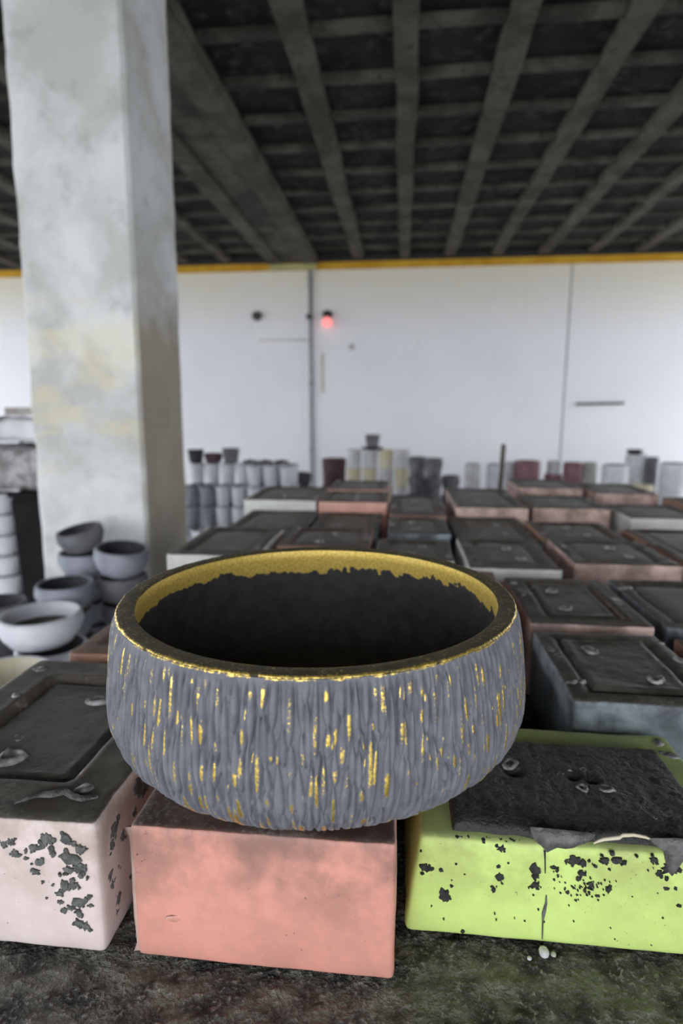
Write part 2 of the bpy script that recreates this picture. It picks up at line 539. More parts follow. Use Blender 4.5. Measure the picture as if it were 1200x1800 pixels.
# ------------------------------------------------------------------ work table
TZ = 0.812
tb = tag(empty('work_table', (0.45, 1.5, 0)), 'low wide table with dark crusted top under all the rubber moulds', 'table')
TX0, TX1, TY0, TY1 = -0.56, 1.45, 0.26, 2.75
vs, fs = [], []
gx = np.concatenate([np.arange(TX0, 0.50, 0.006), np.linspace(0.50, TX1, 40)])
gy = np.concatenate([np.arange(TY0, 0.47, 0.005), np.linspace(0.48, TY1, 60)])
for yy in gy:
    for xx in gx:
        q = (xx, yy, 0)
        d = 0.0028 * noise.noise((xx * 40, yy * 70, 0)) + 0.0026 * abs(noise.noise((xx * 90, yy * 140, 3))) + 0.002 * noise.noise((xx * 210, yy * 210, 5))
        vs.append((xx - 0.45, yy - 1.5, TZ - 0.0045 + min(0.0042, d)))
nx = len(gx)
for j in range(len(gy) - 1):
    for i in range(nx - 1):
        fs.append((j * nx + i, j * nx + i + 1, (j + 1) * nx + i + 1, (j + 1) * nx + i))
me = bpy.data.meshes.new('table_crust')
me.from_pydata(vs, [], fs)
for p in me.polygons:
    p.use_smooth = True
link('table_crust', me, 'table', tb)
link('table_slab', box_me('table_slab', TX0 - 0.45, TX1 - 0.45, TY0 - 1.5, TY1 - 1.5, TZ - 0.08, TZ - 0.011, 0.006), 'rib', tb)
for xx in (-0.48, 0.45, 1.37):
    for yy in (0.36, 1.5, 2.66):
        link('table_leg', box_me('table_leg', xx - 0.51, xx - 0.39, yy - 1.56, yy - 1.44, 0, TZ - 0.081, 0.006), 'rib', tb)

# ------------------------------------------------------------------ the bowl
BX, BY = -0.076, 0.5235
prof_z = np.array([0.0, .004, .012, .025, .043, .068, .098, .128, .1455])
prof_r = np.array([.1095, .1215, .1425, .1655, .1838, .1905, .1880, .1842, .1800])


def catmull(zs, rs, n):
    P = np.stack([rs, zs], 1)
    P = np.vstack([2 * P[0] - P[1], P, 2 * P[-1] - P[-2]])
    out = []
    for i in range(1, len(P) - 2):
        for t in np.linspace(0, 1, 24, endpoint=False):
            p0, p1, p2, p3 = P[i - 1], P[i], P[i + 1], P[i + 2]
            out.append(0.5 * ((2 * p1) + (-p0 + p2) * t + (2 * p0 - 5 * p1 + 4 * p2 - p3) * t * t + (-p0 + 3 * p1 - 3 * p2 + p3) * t ** 3))
    out.append(P[-2])
    out = np.array(out)
    s = np.concatenate([[0], np.cumsum(np.linalg.norm(np.diff(out, axis=0), axis=1))])
    ss = np.linspace(0, s[-1], n)
    return np.interp(ss, s, out[:, 0]), np.interp(ss, s, out[:, 1]), ss


rng = np.random.default_rng(11)


def vnoise(U, V, nu, nv, seed):
    """smooth value noise, periodic in U (0..1); V in 0..1"""
    g = np.random.default_rng(seed).random((nv + 3, nu))
    u = (U % 1.0) * nu
    v = np.clip(V, 0, 1) * nv
    i0 = np.floor(u).astype(int)
    j0 = np.floor(v).astype(int)
    fu, fv = u - i0, v - j0
    fu = fu * fu * (3 - 2 * fu)
    fv = fv * fv * (3 - 2 * fv)
    A = g[j0, i0 % nu] * (1 - fu) + g[j0, (i0 + 1) % nu] * fu
    B = g[j0 + 1, i0 % nu] * (1 - fu) + g[j0 + 1, (i0 + 1) % nu] * fu
    return A * (1 - fv) + B * fv


NT_, NV = 2600, 200
rr, zz_, ss = catmull(prof_z, prof_r, NV)
U, V = np.meshgrid(np.arange(NT_) / NT_, ss / ss[-1])
circ = 2 * math.pi * 0.186
RG = np.zeros(U.shape)          # ridge relief, 0..1
gold = np.zeros(U.shape)        # gold brushed on the crests
lean = (vnoise(np.linspace(0, 1, 400), np.zeros(400), 16, 1, 1) - 0.5) * 0.16
NCOL = 212
step = circ / NCOL
todo = []
for c in range(NCOL):           # ridges run down the wall in wandering files, broken into strokes
    v_ = rng.uniform(-0.06, 0.02)
    ph = rng.uniform(0, 6.28)
    while v_ < 0.985:
        ln = rng.uniform(0.012, 0.062)
        vc = v_ + 0.5 * ln / ss[-1]
        u_ = (c + 0.5 + 0.26 * math.sin(ph + vc * 7) + rng.normal(0, 0.10)) / NCOL
        todo.append((u_, vc, ln * 1.12, step * rng.uniform(0.40, 0.56), rng.normal(0, 0.035) + lean[int((u_ % 1) * 399)], rng.uniform(0.62, 1.0)))
        v_ += ln / ss[-1]
for k in range(520):            # short stubs between the files
    u_ = rng.random()
    todo.append((u_, rng.uniform(0, 0.96), rng.uniform(0.006, 0.022), step * rng.uniform(0.22, 0.36), rng.normal(0, 0.10), rng.uniform(0.5, 0.9)))
for (u0, v0, ln, wd, tilt, am) in todo:
    u0 = u0 % 1.0
    bow = rng.normal(0, 0.8)
    rgt = 0.5 + 0.5 * math.cos(u0 * 2 * math.pi - R(-40))
    gp = 0.52 + 0.18 * rgt + 0.25 * max(0, 0.45 - v0)
    gk = rng.uniform(0.45, 1.0) if rng.random() < gp else rng.uniform(0.0, 0.3)
    ta, tw = rng.uniform(-0.9, 0.7), rng.uniform(0.35, 1.0)
    hw = int((wd * 1.4 + ln * 0.5 * abs(tilt) + abs(bow) * (ln * .5) ** 2) / circ * NT_) + 3
    j0 = int(v0 * (NV - 1))
    hh = int(ln * 0.52 / ss[-1] * NV) + 1
    jj = np.arange(max(0, j0 - hh), min(NV, j0 + hh + 1))
    if len(jj) < 2:
        continue
    ii = np.arange(int(u0 * NT_) - hw, int(u0 * NT_) + hw + 1)
    du = (ii - u0 * NT_) / NT_ * circ
    dv = (jj / (NV - 1) - v0) * ss[-1]
    DU, DV = np.meshgrid(du, dv)
    t = DV / (ln * 0.5)
    wloc = wd * np.clip((1 - np.abs(t) ** 3) * (1.05 - 0.25 * t), 0.03, 2)
    q = np.clip(1 - ((DU - tilt * DV - bow * DV * DV) / wloc) ** 2, 0, 1) * np.clip(1 - np.abs(t) ** 5, 0, 1)
    f = am * q ** 0.55
    ix = np.ix_(jj, ii % NT_)
    old, og = RG[ix], gold[ix]
    won = f > old
    g = gk * np.clip((q - 0.52) / 0.40, 0, 1) * np.clip((1.0 - np.abs(t - ta) / tw) * 1.8, 0, 1)
    RG[ix] = np.where(won, f, old)
    gold[ix] = np.where(won, np.maximum(g, og * 0.15), og)
fade = np.clip((1 - V) / 0.05, 0, 1) * np.clip((V + 0.01) / 0.10, 0.12, 1)
amp = 0.0046 * (0.7 + 0.6 * vnoise(U, V, 12, 3, 8))
hgt = (RG - 0.62) * amp * fade
hgt += 0.0003 * (vnoise(U, V, 420, 50, 9) - 0.5) * fade + 0.0010 * (vnoise(U, V, 9, 3, 10) - 0.5)
gold = gold * fade
edge = np.clip((V - 0.990) / 0.006, 0, 1)
gold = np.maximum(gold, edge * (0.25 + 0.75 * vnoise(U, V, 130, 30, 14)))
gold = np.clip(gold, 0, 1)
hgt += edge * 0.0008 * (vnoise(U, V, 240, 60, 15) - 0.6)
RR = rr[:, None] + hgt
ZZ = np.repeat(zz_[:, None], NT_, 1)


def ring_mesh(name, RRa, ZZa, gold_a, cap=False):
    nv, nt = RRa.shape
    th = np.arange(nt) / nt * 2 * math.pi
    co = np.stack([RRa * np.cos(th), RRa * np.sin(th), ZZa], -1).reshape(-1, 3)
    i = np.arange(nt)
    i2 = (i + 1) % nt
    j = np.arange(nv - 1)[:, None]
    F = np.stack([j * nt + i, j * nt + i2, (j + 1) * nt + i2, (j + 1) * nt + i], -1).reshape(-1, 4)
    me = bpy.data.meshes.new(name)
    nf = len(F)
    me.vertices.add(len(co))
    me.vertices.foreach_set('co', co.ravel())
    extra = nt if cap else 0
    me.loops.add(nf * 4 + extra)
    me.polygons.add(nf + (1 if cap else 0))
    li = F.ravel()
    ls = np.arange(nf) * 4
    if cap:
        li = np.concatenate([li, i[::-1] if cap == 'low' else (nv - 1) * nt + i])
        ls = np.append(ls, nf * 4)
    me.loops.foreach_set('vertex_index', li.astype(np.int32))
    me.polygons.foreach_set('loop_start', ls.astype(np.int32))
    me.update(calc_edges=True)
    me.validate()
    sm = np.ones(len(me.polygons), dtype=bool)
    if cap:
        sm[-1] = False
    me.polygons.foreach_set('use_smooth', sm)
    at = me.attributes.new('gold', 'FLOAT', 'POINT')
    at.data.foreach_set('value', gold_a.ravel().astype(np.float32))
    return me


BZ = 0.9335
bowl = tag(empty('planter_bowl', (BX, BY, BZ)), 'large slate grey bowl with bark ridges brushed in gold, on the salmon block', 'bowl')
link('textured_wall', ring_mesh('textured_wall', RR, ZZ, gold, 'low'), 'bowl_out', bowl)
# rim: continues from the wall's last ring, over a softly rounded flat lip
NR = 12
last_r, last_z = RR[-1], ZZ[-1]
Ur = np.arange(NT_) / NT_
chip = np.zeros(NT_)
for (px_a, wd_, dp) in ((-1.665, 0.007, 0.0028), (-1.16, 0.010, 0.0016), (-0.95, 0.006, 0.0012), (-2.2, 0.006, 0.0012)):
    d = (Ur * 2 * math.pi - px_a + math.pi) % (2 * math.pi) - math.pi
    chip = np.maximum(chip, dp * np.clip(1 - (d / (wd_ * 3)) ** 2, 0, 1))
rows_r, rows_z, rows_g = [], [], []
rim_in = 0.1645
for k in range(NR):
    f = k / (NR - 1)
    if f < 0.3:
        g = f / 0.3 * math.pi / 2
        r_ = last_r - 0.0022 * (1 - math.cos(g))
        z_ = last_z + 0.0022 * math.sin(g)
    else:
        g = (f - 0.3) / 0.7
        r_ = (last_r - 0.0022) * (1 - g) + rim_in * g
        z_ = last_z + 0.0022 - 0.0012 * g ** 3
    wv = 0.0005 * (vnoise(Ur, Ur * 0 + f, 150, 6, 21) - 0.5)
    out_w = np.clip(1 - f * 2.2, 0, 1)
    rows_r.append(r_ + wv * (k > 0) - chip * 0.6 * out_w * (k > 0))
    rows_z.append(z_ + wv * (k > 0) - chip * out_w * (k > 0))
    rows_g.append(np.clip(0.30 + 0.30 * (vnoise(Ur, Ur * 0 + f, 90, 4, 22) - 0.4) + (0.40 if 0.05 < f < 0.22 else 0), 0, 1) - chip * 200)
link('rim', ring_mesh('rim', np.array(rows_r), np.array(rows_z), np.array(rows_g)), 'bowl_rim', bowl)
# inner wall from the lip down to the floor of the bowl
in_z = np.array([0.1465, .139, .128, .110, .088, .064, .043, .030, .024, .022])
in_r = np.array([rim_in, .1635, .1655, .170, .1735, .174, .168, .154, .120, .002])
NI, NTI = 90, 700
P = np.stack([in_r, in_z], 1)
sI = np.concatenate([[0], np.cumsum(np.linalg.norm(np.diff(P, axis=0), axis=1))])
sv = np.linspace(0, sI[-1], NI)
ir, iz = np.interp(sv, sI, in_r), np.interp(sv, sI, in_z)
Ui, Vi = np.meshgrid(np.arange(NTI) / NTI, sv)
wid = 0.0225 + 0.012 * (vnoise(Ui, Ui * 0, 16, 1, 30) - 0.5) + 0.008 * (vnoise(Ui, Ui * 0, 70, 1, 31) - 0.5) + 0.005 * (vnoise(Ui, Ui * 0, 240, 1, 35) - 0.5)
drag = 0.009 * (vnoise(Ui + Vi * 0.4, Vi / sI[-1], 90, 60, 32) - 0.5)
goldi = np.clip((wid + drag - Vi) / 0.0022 * 0.5 + 0.5, 0, 1)
goldi *= 1.35 + 0.25 * vnoise(Ui, Vi / sI[-1], 60, 90, 33)
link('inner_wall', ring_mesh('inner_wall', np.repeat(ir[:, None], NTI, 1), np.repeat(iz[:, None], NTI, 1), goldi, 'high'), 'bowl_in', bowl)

# ------------------------------------------------------------------ rubber moulds
PLUGS = [lump_me('plug', 0.015, 0.010, 0.005, 1.3), lump_me('plug', 0.012, 0.011, 0.006, 4.1), lump_me('plug', 0.017, 0.010, 0.004, 7.7)]
for p_ in PLUGS:
    p_.materials.append(M['plug'])
SPECK = [lump_me('crumb', 0.006, 0.004, 0.003, 2.2, False), lump_me('crumb', 0.009, 0.005, 0.003, 9.2, False)]
for p_ in SPECK:
    p_.materials.append(M['plug'])
rnd = random.Random(5)
BODY = {}


def mould(x0, x1, y0, y1, zt, mat, label, near=False, frame=0.026, depth=0.006, rad=0.005, taper=0.0, rz=0.0, skin=True, plugs=2, crumbs=3, name='rubber_mould', seed=None, group='rubber moulds on the table'):
    sx, sy = x1 - x0, y1 - y0
    h = zt - TZ
    seed = seed if seed is not None else rnd.uniform(0, 50)
    root = tag(empty(name, ((x0 + x1) / 2, (y0 + y1) / 2, TZ), rz), label, 'mould', group)
    fr = frame

    def top(x, y):
        d = min(sx / 2 - abs(x), sy / 2 - abs(y)) - fr
        if depth == 0:
            return 0.0
        t = max(0.0, min(1.0, d / 0.006))
        t = t * t * (3 - 2 * t)
        lip = 0.0016 * math.exp(-((d + 0.003) / 0.004) ** 2)
        return -depth * t + lip
    body = link('body', rounded_block('mould_body', sx, sy, h, rad, 0.0055 if near else 0.011, taper, top, 0.0012 if near else 0.0016, seed), mat, root)
    BODY[root.name] = body
    sk = root
    if skin:
        m_ = fr + 0.009
        hx, hy = sx / 2 - m_, sy / 2 - m_
        res = 0.005 if near else 0.016
        nx_, ny_ = max(4, int(2 * hx / res)), max(4, int(2 * hy / res))
        vs, fs = [], []
        for j in range(ny_ + 1):
            for i in range(nx_ + 1):
                x = -hx + 2 * hx * i / nx_
                y = -hy + 2 * hy * j / ny_
                e = min(i, nx_ - i, j, ny_ - j)
                z = h - depth + 0.0042 + 0.0016 * noisev((x, y, 0), 22, seed) + 0.0009 * noisev((x, y, 0), 70, seed)
                wx = 0.003 * noisev((x, y, 0), 40, seed + 3) if e == 0 else 0
                vs.append((x + wx, y + wx, z + ((-0.0035, 0.0014, 0.0006)[e] if e < 3 and near else (-0.003 if e == 0 else 0))))
        for j in range(ny_):
            for i in range(nx_):
                a = j * (nx_ + 1) + i
                fs.append((a, a + 1, a + nx_ + 2, a + nx_ + 1))
        me = bpy.data.meshes.new('cement_skin')
        me.from_pydata(vs, [], fs)
        for p in me.polygons:
            p.use_smooth = True
        sk = link('cement_skin', me, 'skin', root)
    zt_l = h - depth + 0.0038 if skin else h - 0.001
    for k in range(plugs):
        fy = (-0.20, 0.17)[k % 2] * sy
        o = link('pour_plug', PLUGS[rnd.randrange(3)], None, sk, (rnd.uniform(-0.03, 0.03), fy + rnd.uniform(-.01, .01), zt_l), (0, 0, rnd.uniform(0, 6)))
    for k in range(crumbs + 2):
        s = rnd.uniform(0.5, 1.7)
        side = rnd.choice((-1, 1))
        o = link('crumb', SPECK[rnd.randrange(2)], None, body, (side * (sx / 2 - frame * rnd.uniform(0.3, 0.8)), rnd.uniform(-.42, .42) * sy, h - 0.0012), (0, 0, rnd.uniform(0, 6)))
        o.scale = (s, s, s)
    return root


def flakes(name, root, spots, plane, mat, seed=1, grow=1.45):
    """dried cement splashes: thin irregular scabs joined into one part. plane(u, v) -> (origin, normal, right, up) in root space"""
    rn = random.Random(seed)
    bm = bmesh.new()
    more = []
    for (u, v, r) in spots:
        more.append((u, v, r))
        for _ in range(3 if r > 0.0018 else 0):
            more.append((u + rn.uniform(-1.9, 1.9) * r, v + rn.uniform(-1.7, 1.7) * r, r * rn.uniform(0.2, 0.5)))
    for (u, v, r) in more:
        o, nrm, ri, up = plane(u, v)
        n = rn.randint(11, 17)
        ph = rn.uniform(0, 6)
        asp = rn.uniform(0.75, 1.35)
        low, mid = [], []
        for k in range(n):
            a = 2 * math.pi * k / n + ph
            q = r * grow * rn.uniform(0.55, 1.25)
            d = ri * (q * asp * math.cos(a)) + up * (q / asp * math.sin(a))
            low.append(bm.verts.new(o + d - nrm * 0.0015))
            mid.append(bm.verts.new(o + d * 0.88 + nrm * rn.uniform(0.0006, 0.0014)))
        ce = bm.verts.new(o + nrm * rn.uniform(0.0004, 0.0016))
        for k in range(n):
            k2 = (k + 1) % n
            bm.faces.new((low[k], low[k2], mid[k2], mid[k]))
            bm.faces.new((mid[k], mid[k2], ce))
    bmesh.ops.recalc_face_normals(bm, faces=bm.faces[:])
    ob = link(name, mesh_bm(bm, name), mat, BODY[root.name])
    ob['kind'] = 'stuff'
    return ob


# the three in front
wm = mould(-0.462, -0.233, 0.381, 0.665, 0.932, 'white', 'pale pinkish white rubber mould spattered with cement, at the front left', near=True, frame=0.045, depth=0.009, rad=0.006, plugs=0, crumbs=5, seed=3.0)
WC = Vector(((-0.462 - 0.233) / 2, (0.381 + 0.665) / 2, TZ))
for (x, y, k, s) in ((-0.335, 0.575, 0, 1.0), (-0.36, 0.462, 1, 1.25), (-0.375, 0.495, 2, 0.6)):
    o = link('pour_plug', PLUGS[k], None, wm, (x - WC.x, y - WC.y, 0.932 - TZ - 0.0055), (0, 0, k * 1.4))
    o.scale = (s, s, s)
# torn ridge of cement on its front border
bm = bmesh.new()
pts = [(-0.310, 0.397), (-0.298, 0.408), (-0.286, 0.411), (-0.277, 0.416), (-0.268, 0.411), (-0.258, 0.408), (-0.246, 0.412)]
pv = None
for i, (x, y) in enumerate(pts):
    w = 0.004 * math.sin((i + 0.6) / (len(pts) + 0.2) * math.pi)
    z = 0.120 - 0.0008
    row = [bm.verts.new((x - WC.x, y - WC.y - w, z)), bm.verts.new((x - WC.x, y - WC.y, z + 0.0052 * (0.4 + 0.6 * math.sin((i + .6) / 7.2 * math.pi)))), bm.verts.new((x - WC.x, y - WC.y + w, z))]
    if pv:
        for k in range(2):
            bm.faces.new((pv[k], row[k], row[k + 1], pv[k + 1]))
    pv = row
link('torn_ridge', mesh_bm(bm, 'torn_ridge', True), 'drip', wm)
WF = [(-0.3106, 0.908, 0.0023), (-0.3044, 0.9103, 0.0021), (-0.3013, 0.8998, 0.0027), (-0.2854, 0.9066, 0.0027), (-0.2784, 0.9089, 0.0023), (-0.2728, 0.9157, 0.0031), (-0.2705, 0.9043, 0.0023), (-0.2577, 0.916, 0.0033), (-0.2591, 0.9008, 0.0037), (-0.2535, 0.8977, 0.0037), (-0.2468, 0.9081, 0.0027), (-0.2434, 0.9093, 0.0016), (-0.2498, 0.8917, 0.0027), (-0.2448, 0.8922, 0.0023), (-0.2584, 0.8892, 0.0025), (-0.2815, 0.8943, 0.0023), (-0.2865, 0.8857, 0.0019), (-0.2924, 0.9032, 0.0012), (-0.2931, 0.8969, 0.0012), (-0.2631, 0.8742, 0.0027), (-0.2554, 0.8758, 0.0027), (-0.2671, 0.8665, 0.0019), (-0.267, 0.8591, 0.0016), (-0.2508, 0.8598, 0.0033), (-0.2455, 0.8631, 0.0016), (-0.2419, 0.8662, 0.0014), (-0.2417, 0.8579, 0.0012), (-0.265, 0.8519, 0.0019), (-0.258, 0.8544, 0.0019), (-0.2517, 0.8495, 0.0021), (-0.2524, 0.8401, 0.0027), (-0.2475, 0.8387, 0.0025), (-0.2422, 0.8834, 0.001), (-0.2479, 0.8847, 0.0014), (-0.2786, 0.8616, 0.0006), (-0.2724, 0.8742, 0.0008), (-0.2807, 0.8762, 0.0008), (-0.2656, 0.884, 0.001), (-0.2885, 0.8919, 0.0006)]
FR = (Vector((0, -1, 0)), Vector((1, 0, 0)), Vector((0, 0, 1)))
flakes('cement_flakes', wm, WF, lambda u, v: (Vector((u - WC.x, 0.3812 - WC.y, v - TZ)), *FR), 'flake', 2, 1.75)
WS = [(0.408, 0.905, 0.0050), (0.404, 0.894, 0.0032), (0.421, 0.889, 0.0034), (0.397, 0.873, 0.0030), (0.399, 0.862, 0.0026), (0.406, 0.842, 0.0042), (0.430, 0.842, 0.0018), (0.455, 0.912, 0.0060), (0.470, 0.902, 0.0045), (0.445, 0.893, 0.0025), (0.412, 0.866, 0.0020), (0.402, 0.833, 0.0028)]
SD = (Vector((1, 0, 0)), Vector((0, 1, 0)), Vector((0, 0, 1)))
flakes('side_flakes', wm, WS, lambda u, v: (Vector((-0.2332 - WC.x, u - WC.y, v - TZ)), *SD), 'flake', 4, 1.6)

pm = mould(-0.206, 0.001, 0.383, 0.665, 0.932, 'pink', 'salmon pink rubber mould carrying the large bowl', near=True, depth=0, rad=0.0045, skin=False, plugs=0, crumbs=0, seed=8.0)
PC = Vector(((-0.206 + 0.001) / 2, (0.383 + 0.665) / 2, TZ))
me = lump_me('tear', 0.0075, 0.003, 0.0016, 5.0, False)
o = link('tear', me, 'pink', pm, (-0.174 - PC.x, 0.3832 - PC.y, 0.851 - TZ), (R(90), 0, 0.1))
# dark pinhole and small burr
o = link('pinhole', lathe_me('pinhole', [(0.0022, -0.001), (0.0021, 0.0003), (0.001, 0.0005)], 12), 'black_flake', pm, (-0.196 - PC.x, 0.3836 - PC.y, 0.903 - TZ), (R(90), 0, 0))
# flash burr along the left front corner
bm = bmesh.new()
pv = None
for i in range(15):
    z = 0.004 + 0.113 * i / 14
    w = 0.0004 + 0.0014 * abs(noise.noise((i * 0.9, 1, 2))) + (0.003 if i in (0, 14) else 0)
    row = [bm.verts.new((-0.2045 - PC.x, 0.3850 - PC.y, z)), bm.verts.new((-0.206 - w - PC.x, 0.3838 - PC.y, z)), bm.verts.new((-0.2045 - PC.x, 0.3880 - PC.y, z))]
    if pv:
        for k in range(2):
            bm.faces.new((pv[k], pv[k + 1], row[k + 1], row[k]))
    pv = row
link('flash_burr', mesh_bm(bm, 'flash_burr', True), 'rose', pm)

gm = mould(0.0205, 0.287, 0.4275, 0.607, 0.905, 'green', 'lime green rubber mould with a thick black cement slab on top', near=True, depth=0, rad=0.006, taper=0.085, skin=False, plugs=0, crumbs=4, seed=14.0)
GC = Vector(((0.0205 + 0.287) / 2, (0.4275 + 0.607) / 2, TZ))
GT = 0.905 - TZ
# black slab lying in the top, ragged front lip
vs, fs = [], []
gx0, gx1, gy0, gy1 = 0.047, 0.258, 0.4360, 0.560
nx_, ny_ = 110, 70
for j in range(ny_ + 1):
    for i in range(nx_ + 1):
        u, w = i / nx_, j / ny_
        xa, xb = gx0, gx1
        x = xa + (xb - xa) * u
        fy = gy0 - 0.0035 * noise.noise((x * 40, 3, 0)) - 0.005 * math.exp(-((x - 0.130) / 0.018) ** 2) - 0.004 * math.exp(-((x - 0.228) / 0.02) ** 2)
        y = fy + (gy1 - fy) * w
        z = GT + 0.0120 + 0.0012 * noisev((x, y, 0), 30, 2) + 0.0009 * noisev((x, y, 0), 110, 5) + 0.0006 * noisev((x, y, 0), 300, 1)
        e = min(i, nx_ - i, j, ny_ - j)
        if w < 0.2:
            z -= (0.0065 + 0.002 * noise.noise((x * 60, 8, 0))) * (1 - w / 0.2) ** 1.4
        for (hx_, hy_, hr) in ((0.163, 0.505, 0.007), (0.178, 0.5005, 0.006), (0.109, 0.507, 0.009)):
            d2 = ((x - hx_) ** 2 + ((y - hy_) * 1.1) ** 2) / hr ** 2
            z -= 0.0075 * math.exp(-d2 * 1.6) * (1 + 0.5 * noisev((x, y, 0), 250, 4))
        if e == 0:
            z = GT - 0.001
        elif e == 1:
            z -= 0.0012
        vs.append((x - GC.x, y - GC.y, z))
for j in range(ny_):
    for i in range(nx_):
        a = j * (nx_ + 1) + i
        fs.append((a, a + 1, a + nx_ + 2, a + nx_ + 1))
me = bpy.data.meshes.new('cement_slab')
me.from_pydata(vs, [], fs)
for p in me.polygons:
    p.use_smooth = True
link('cement_slab', me, 'black_slab', gm)
for (x, y, k, s) in ((0.166, 0.488, 1, 0.55), (0.187, 0.489, 0, 0.65), (0.108, 0.519, 2, 0.75), (0.175, 0.516, 1, 0.35), (0.160, 0.515, 0, 0.35), (0.152, 0.508, 2, 0.3), (0.206, 0.53, 1, 0.25), (0.14, 0.47, 0, 0.2), (0.19, 0.46, 2, 0.22), (0.215, 0.455, 1, 0.2), (0.10, 0.47, 0, 0.22), (0.235, 0.50, 2, 0.2), (0.22, 0.545, 0, 0.25), (0.13, 0.535, 1, 0.2)):
    o = link('crumb', PLUGS[k], None, gm, (x - GC.x, y - GC.y, GT + 0.0108), (0, 0, k * 2.0))
    o.scale = (s, s, s)
# drips hanging over the front edge
def drip(pts, mat='drip', nm='cement_drip'):
    bm = bmesh.new()
    pv = None
    for (x, y, z, w, t) in pts:
        row = [bm.verts.new((x - w - GC.x, y - GC.y, z - TZ)), bm.verts.new((x - w * 0.4 - GC.x, y - t - GC.y, z - TZ)), bm.verts.new((x + w * 0.5 - GC.x, y - t * 0.9 - GC.y, z - TZ)), bm.verts.new((x + w - GC.x, y - GC.y, z - TZ))]
        if pv:
            for k in range(3):
                bm.faces.new((pv[k], row[k], row[k + 1], pv[k + 1]))
        pv = row
    link(nm, mesh_bm(bm, nm, True), mat, gm)


def scab(nm, outline, y, thick, mat, inset=0.86):
    """flat hanging run of cement: outline of (x, z) on the front face, thick in the middle"""
    bm = bmesh.new()
    cxs = sum(p[0] for p in outline) / len(outline)
    czs = sum(p[1] for p in outline) / len(outline)
    lo = [bm.verts.new((x - GC.x, y - GC.y + 0.002, z - TZ)) for x, z in outline]
    hi = [bm.verts.new((cxs + (x - cxs) * inset - GC.x, y - GC.y - thick * (0.8 + 0.5 * noise.noise((x * 200, z * 200, 0))), czs + (z - czs) * inset - TZ)) for x, z in outline]
    ce = bm.verts.new((cxs - GC.x, y - GC.y - thick * 1.3, czs - TZ))
    n = len(outline)
    for k in range(n):
        k2 = (k + 1) % n
        bm.faces.new((lo[k], lo[k2], hi[k2], hi[k]))
        bm.faces.new((hi[k], hi[k2], ce))
    bmesh.ops.recalc_face_normals(bm, faces=bm.faces[:])
    link(nm, mesh_bm(bm, nm, True), mat, gm)


scab('cement_drip', [(0.1083, 0.9192), (0.1096, 0.9116), (0.1134, 0.9067), (0.1172, 0.9029), (0.1201, 0.899), (0.1225, 0.9034), (0.1296, 0.9045), (0.1358, 0.904), (0.1428, 0.9056), (0.1478, 0.9086), (0.1529, 0.9111), (0.157, 0.914), (0.1593, 0.9165), (0.15, 0.9180), (0.13, 0.9190)], 0.4275, 0.0026, 'drip')
scab('cement_drip', [(0.1990, 0.9165), (0.2032, 0.9135), (0.2071, 0.911), (0.2117, 0.907), (0.2118, 0.8999), (0.2146, 0.8894), (0.2183, 0.8847), (0.2218, 0.8907), (0.2252, 0.9002), (0.2318, 0.9063), (0.2415, 0.9116), (0.2446, 0.9165), (0.22, 0.9185)], 0.4275, 0.0026, 'drip')
# hairline run of cement down the front
drip([(0.1201, 0.4272, 0.901, 0.0011, 0.0008), (0.1210, 0.4272, 0.8918, 0.0006, 0.0006), (0.1218, 0.4272, 0.880, 0.0004, 0.0005)], 'black_flake')
drip([(0.1239, 0.4272, 0.860, 0.0005, 0.0006), (0.1241, 0.4272, 0.852, 0.0010, 0.0012), (0.1228, 0.4272, 0.843, 0.0016, 0.0014), (0.1225, 0.4272, 0.836, 0.0007, 0.0008), (0.1231, 0.4272, 0.818, 0.0005, 0.0006)], 'drip')
# pale torn edge of the slab, a thin round bead
bm = bmesh.new()
pv = None
for i, (x, y, z) in enumerate([(0.1572, 0.4270, 0.9105), (0.1607, 0.4280, 0.9120), (0.1647, 0.4285, 0.9135), (0.1775, 0.4300, 0.9150), (0.1802, 0.4310, 0.9165), (0.189, 0.4315, 0.9172), (0.198, 0.4305, 0.9165), (0.205, 0.4285, 0.9145)]):
    rr_ = 0.0006 + 0.0011 * math.sin((i + 0.5) / 8 * math.pi)
    row = [bm.verts.new((x - GC.x, y - GC.y + rr_ * math.cos(a), z - TZ + rr_ * math.sin(a))) for a in (0, 1.26, 2.51, 3.77, 5.03)]
    if pv:
        for k in range(5):
            bm.faces.new((pv[k], pv[(k + 1) % 5], row[(k + 1) % 5], row[k]))
    pv = row
link('pale_bead', mesh_bm(bm, 'pale_bead', True), 'pot_cream', gm)
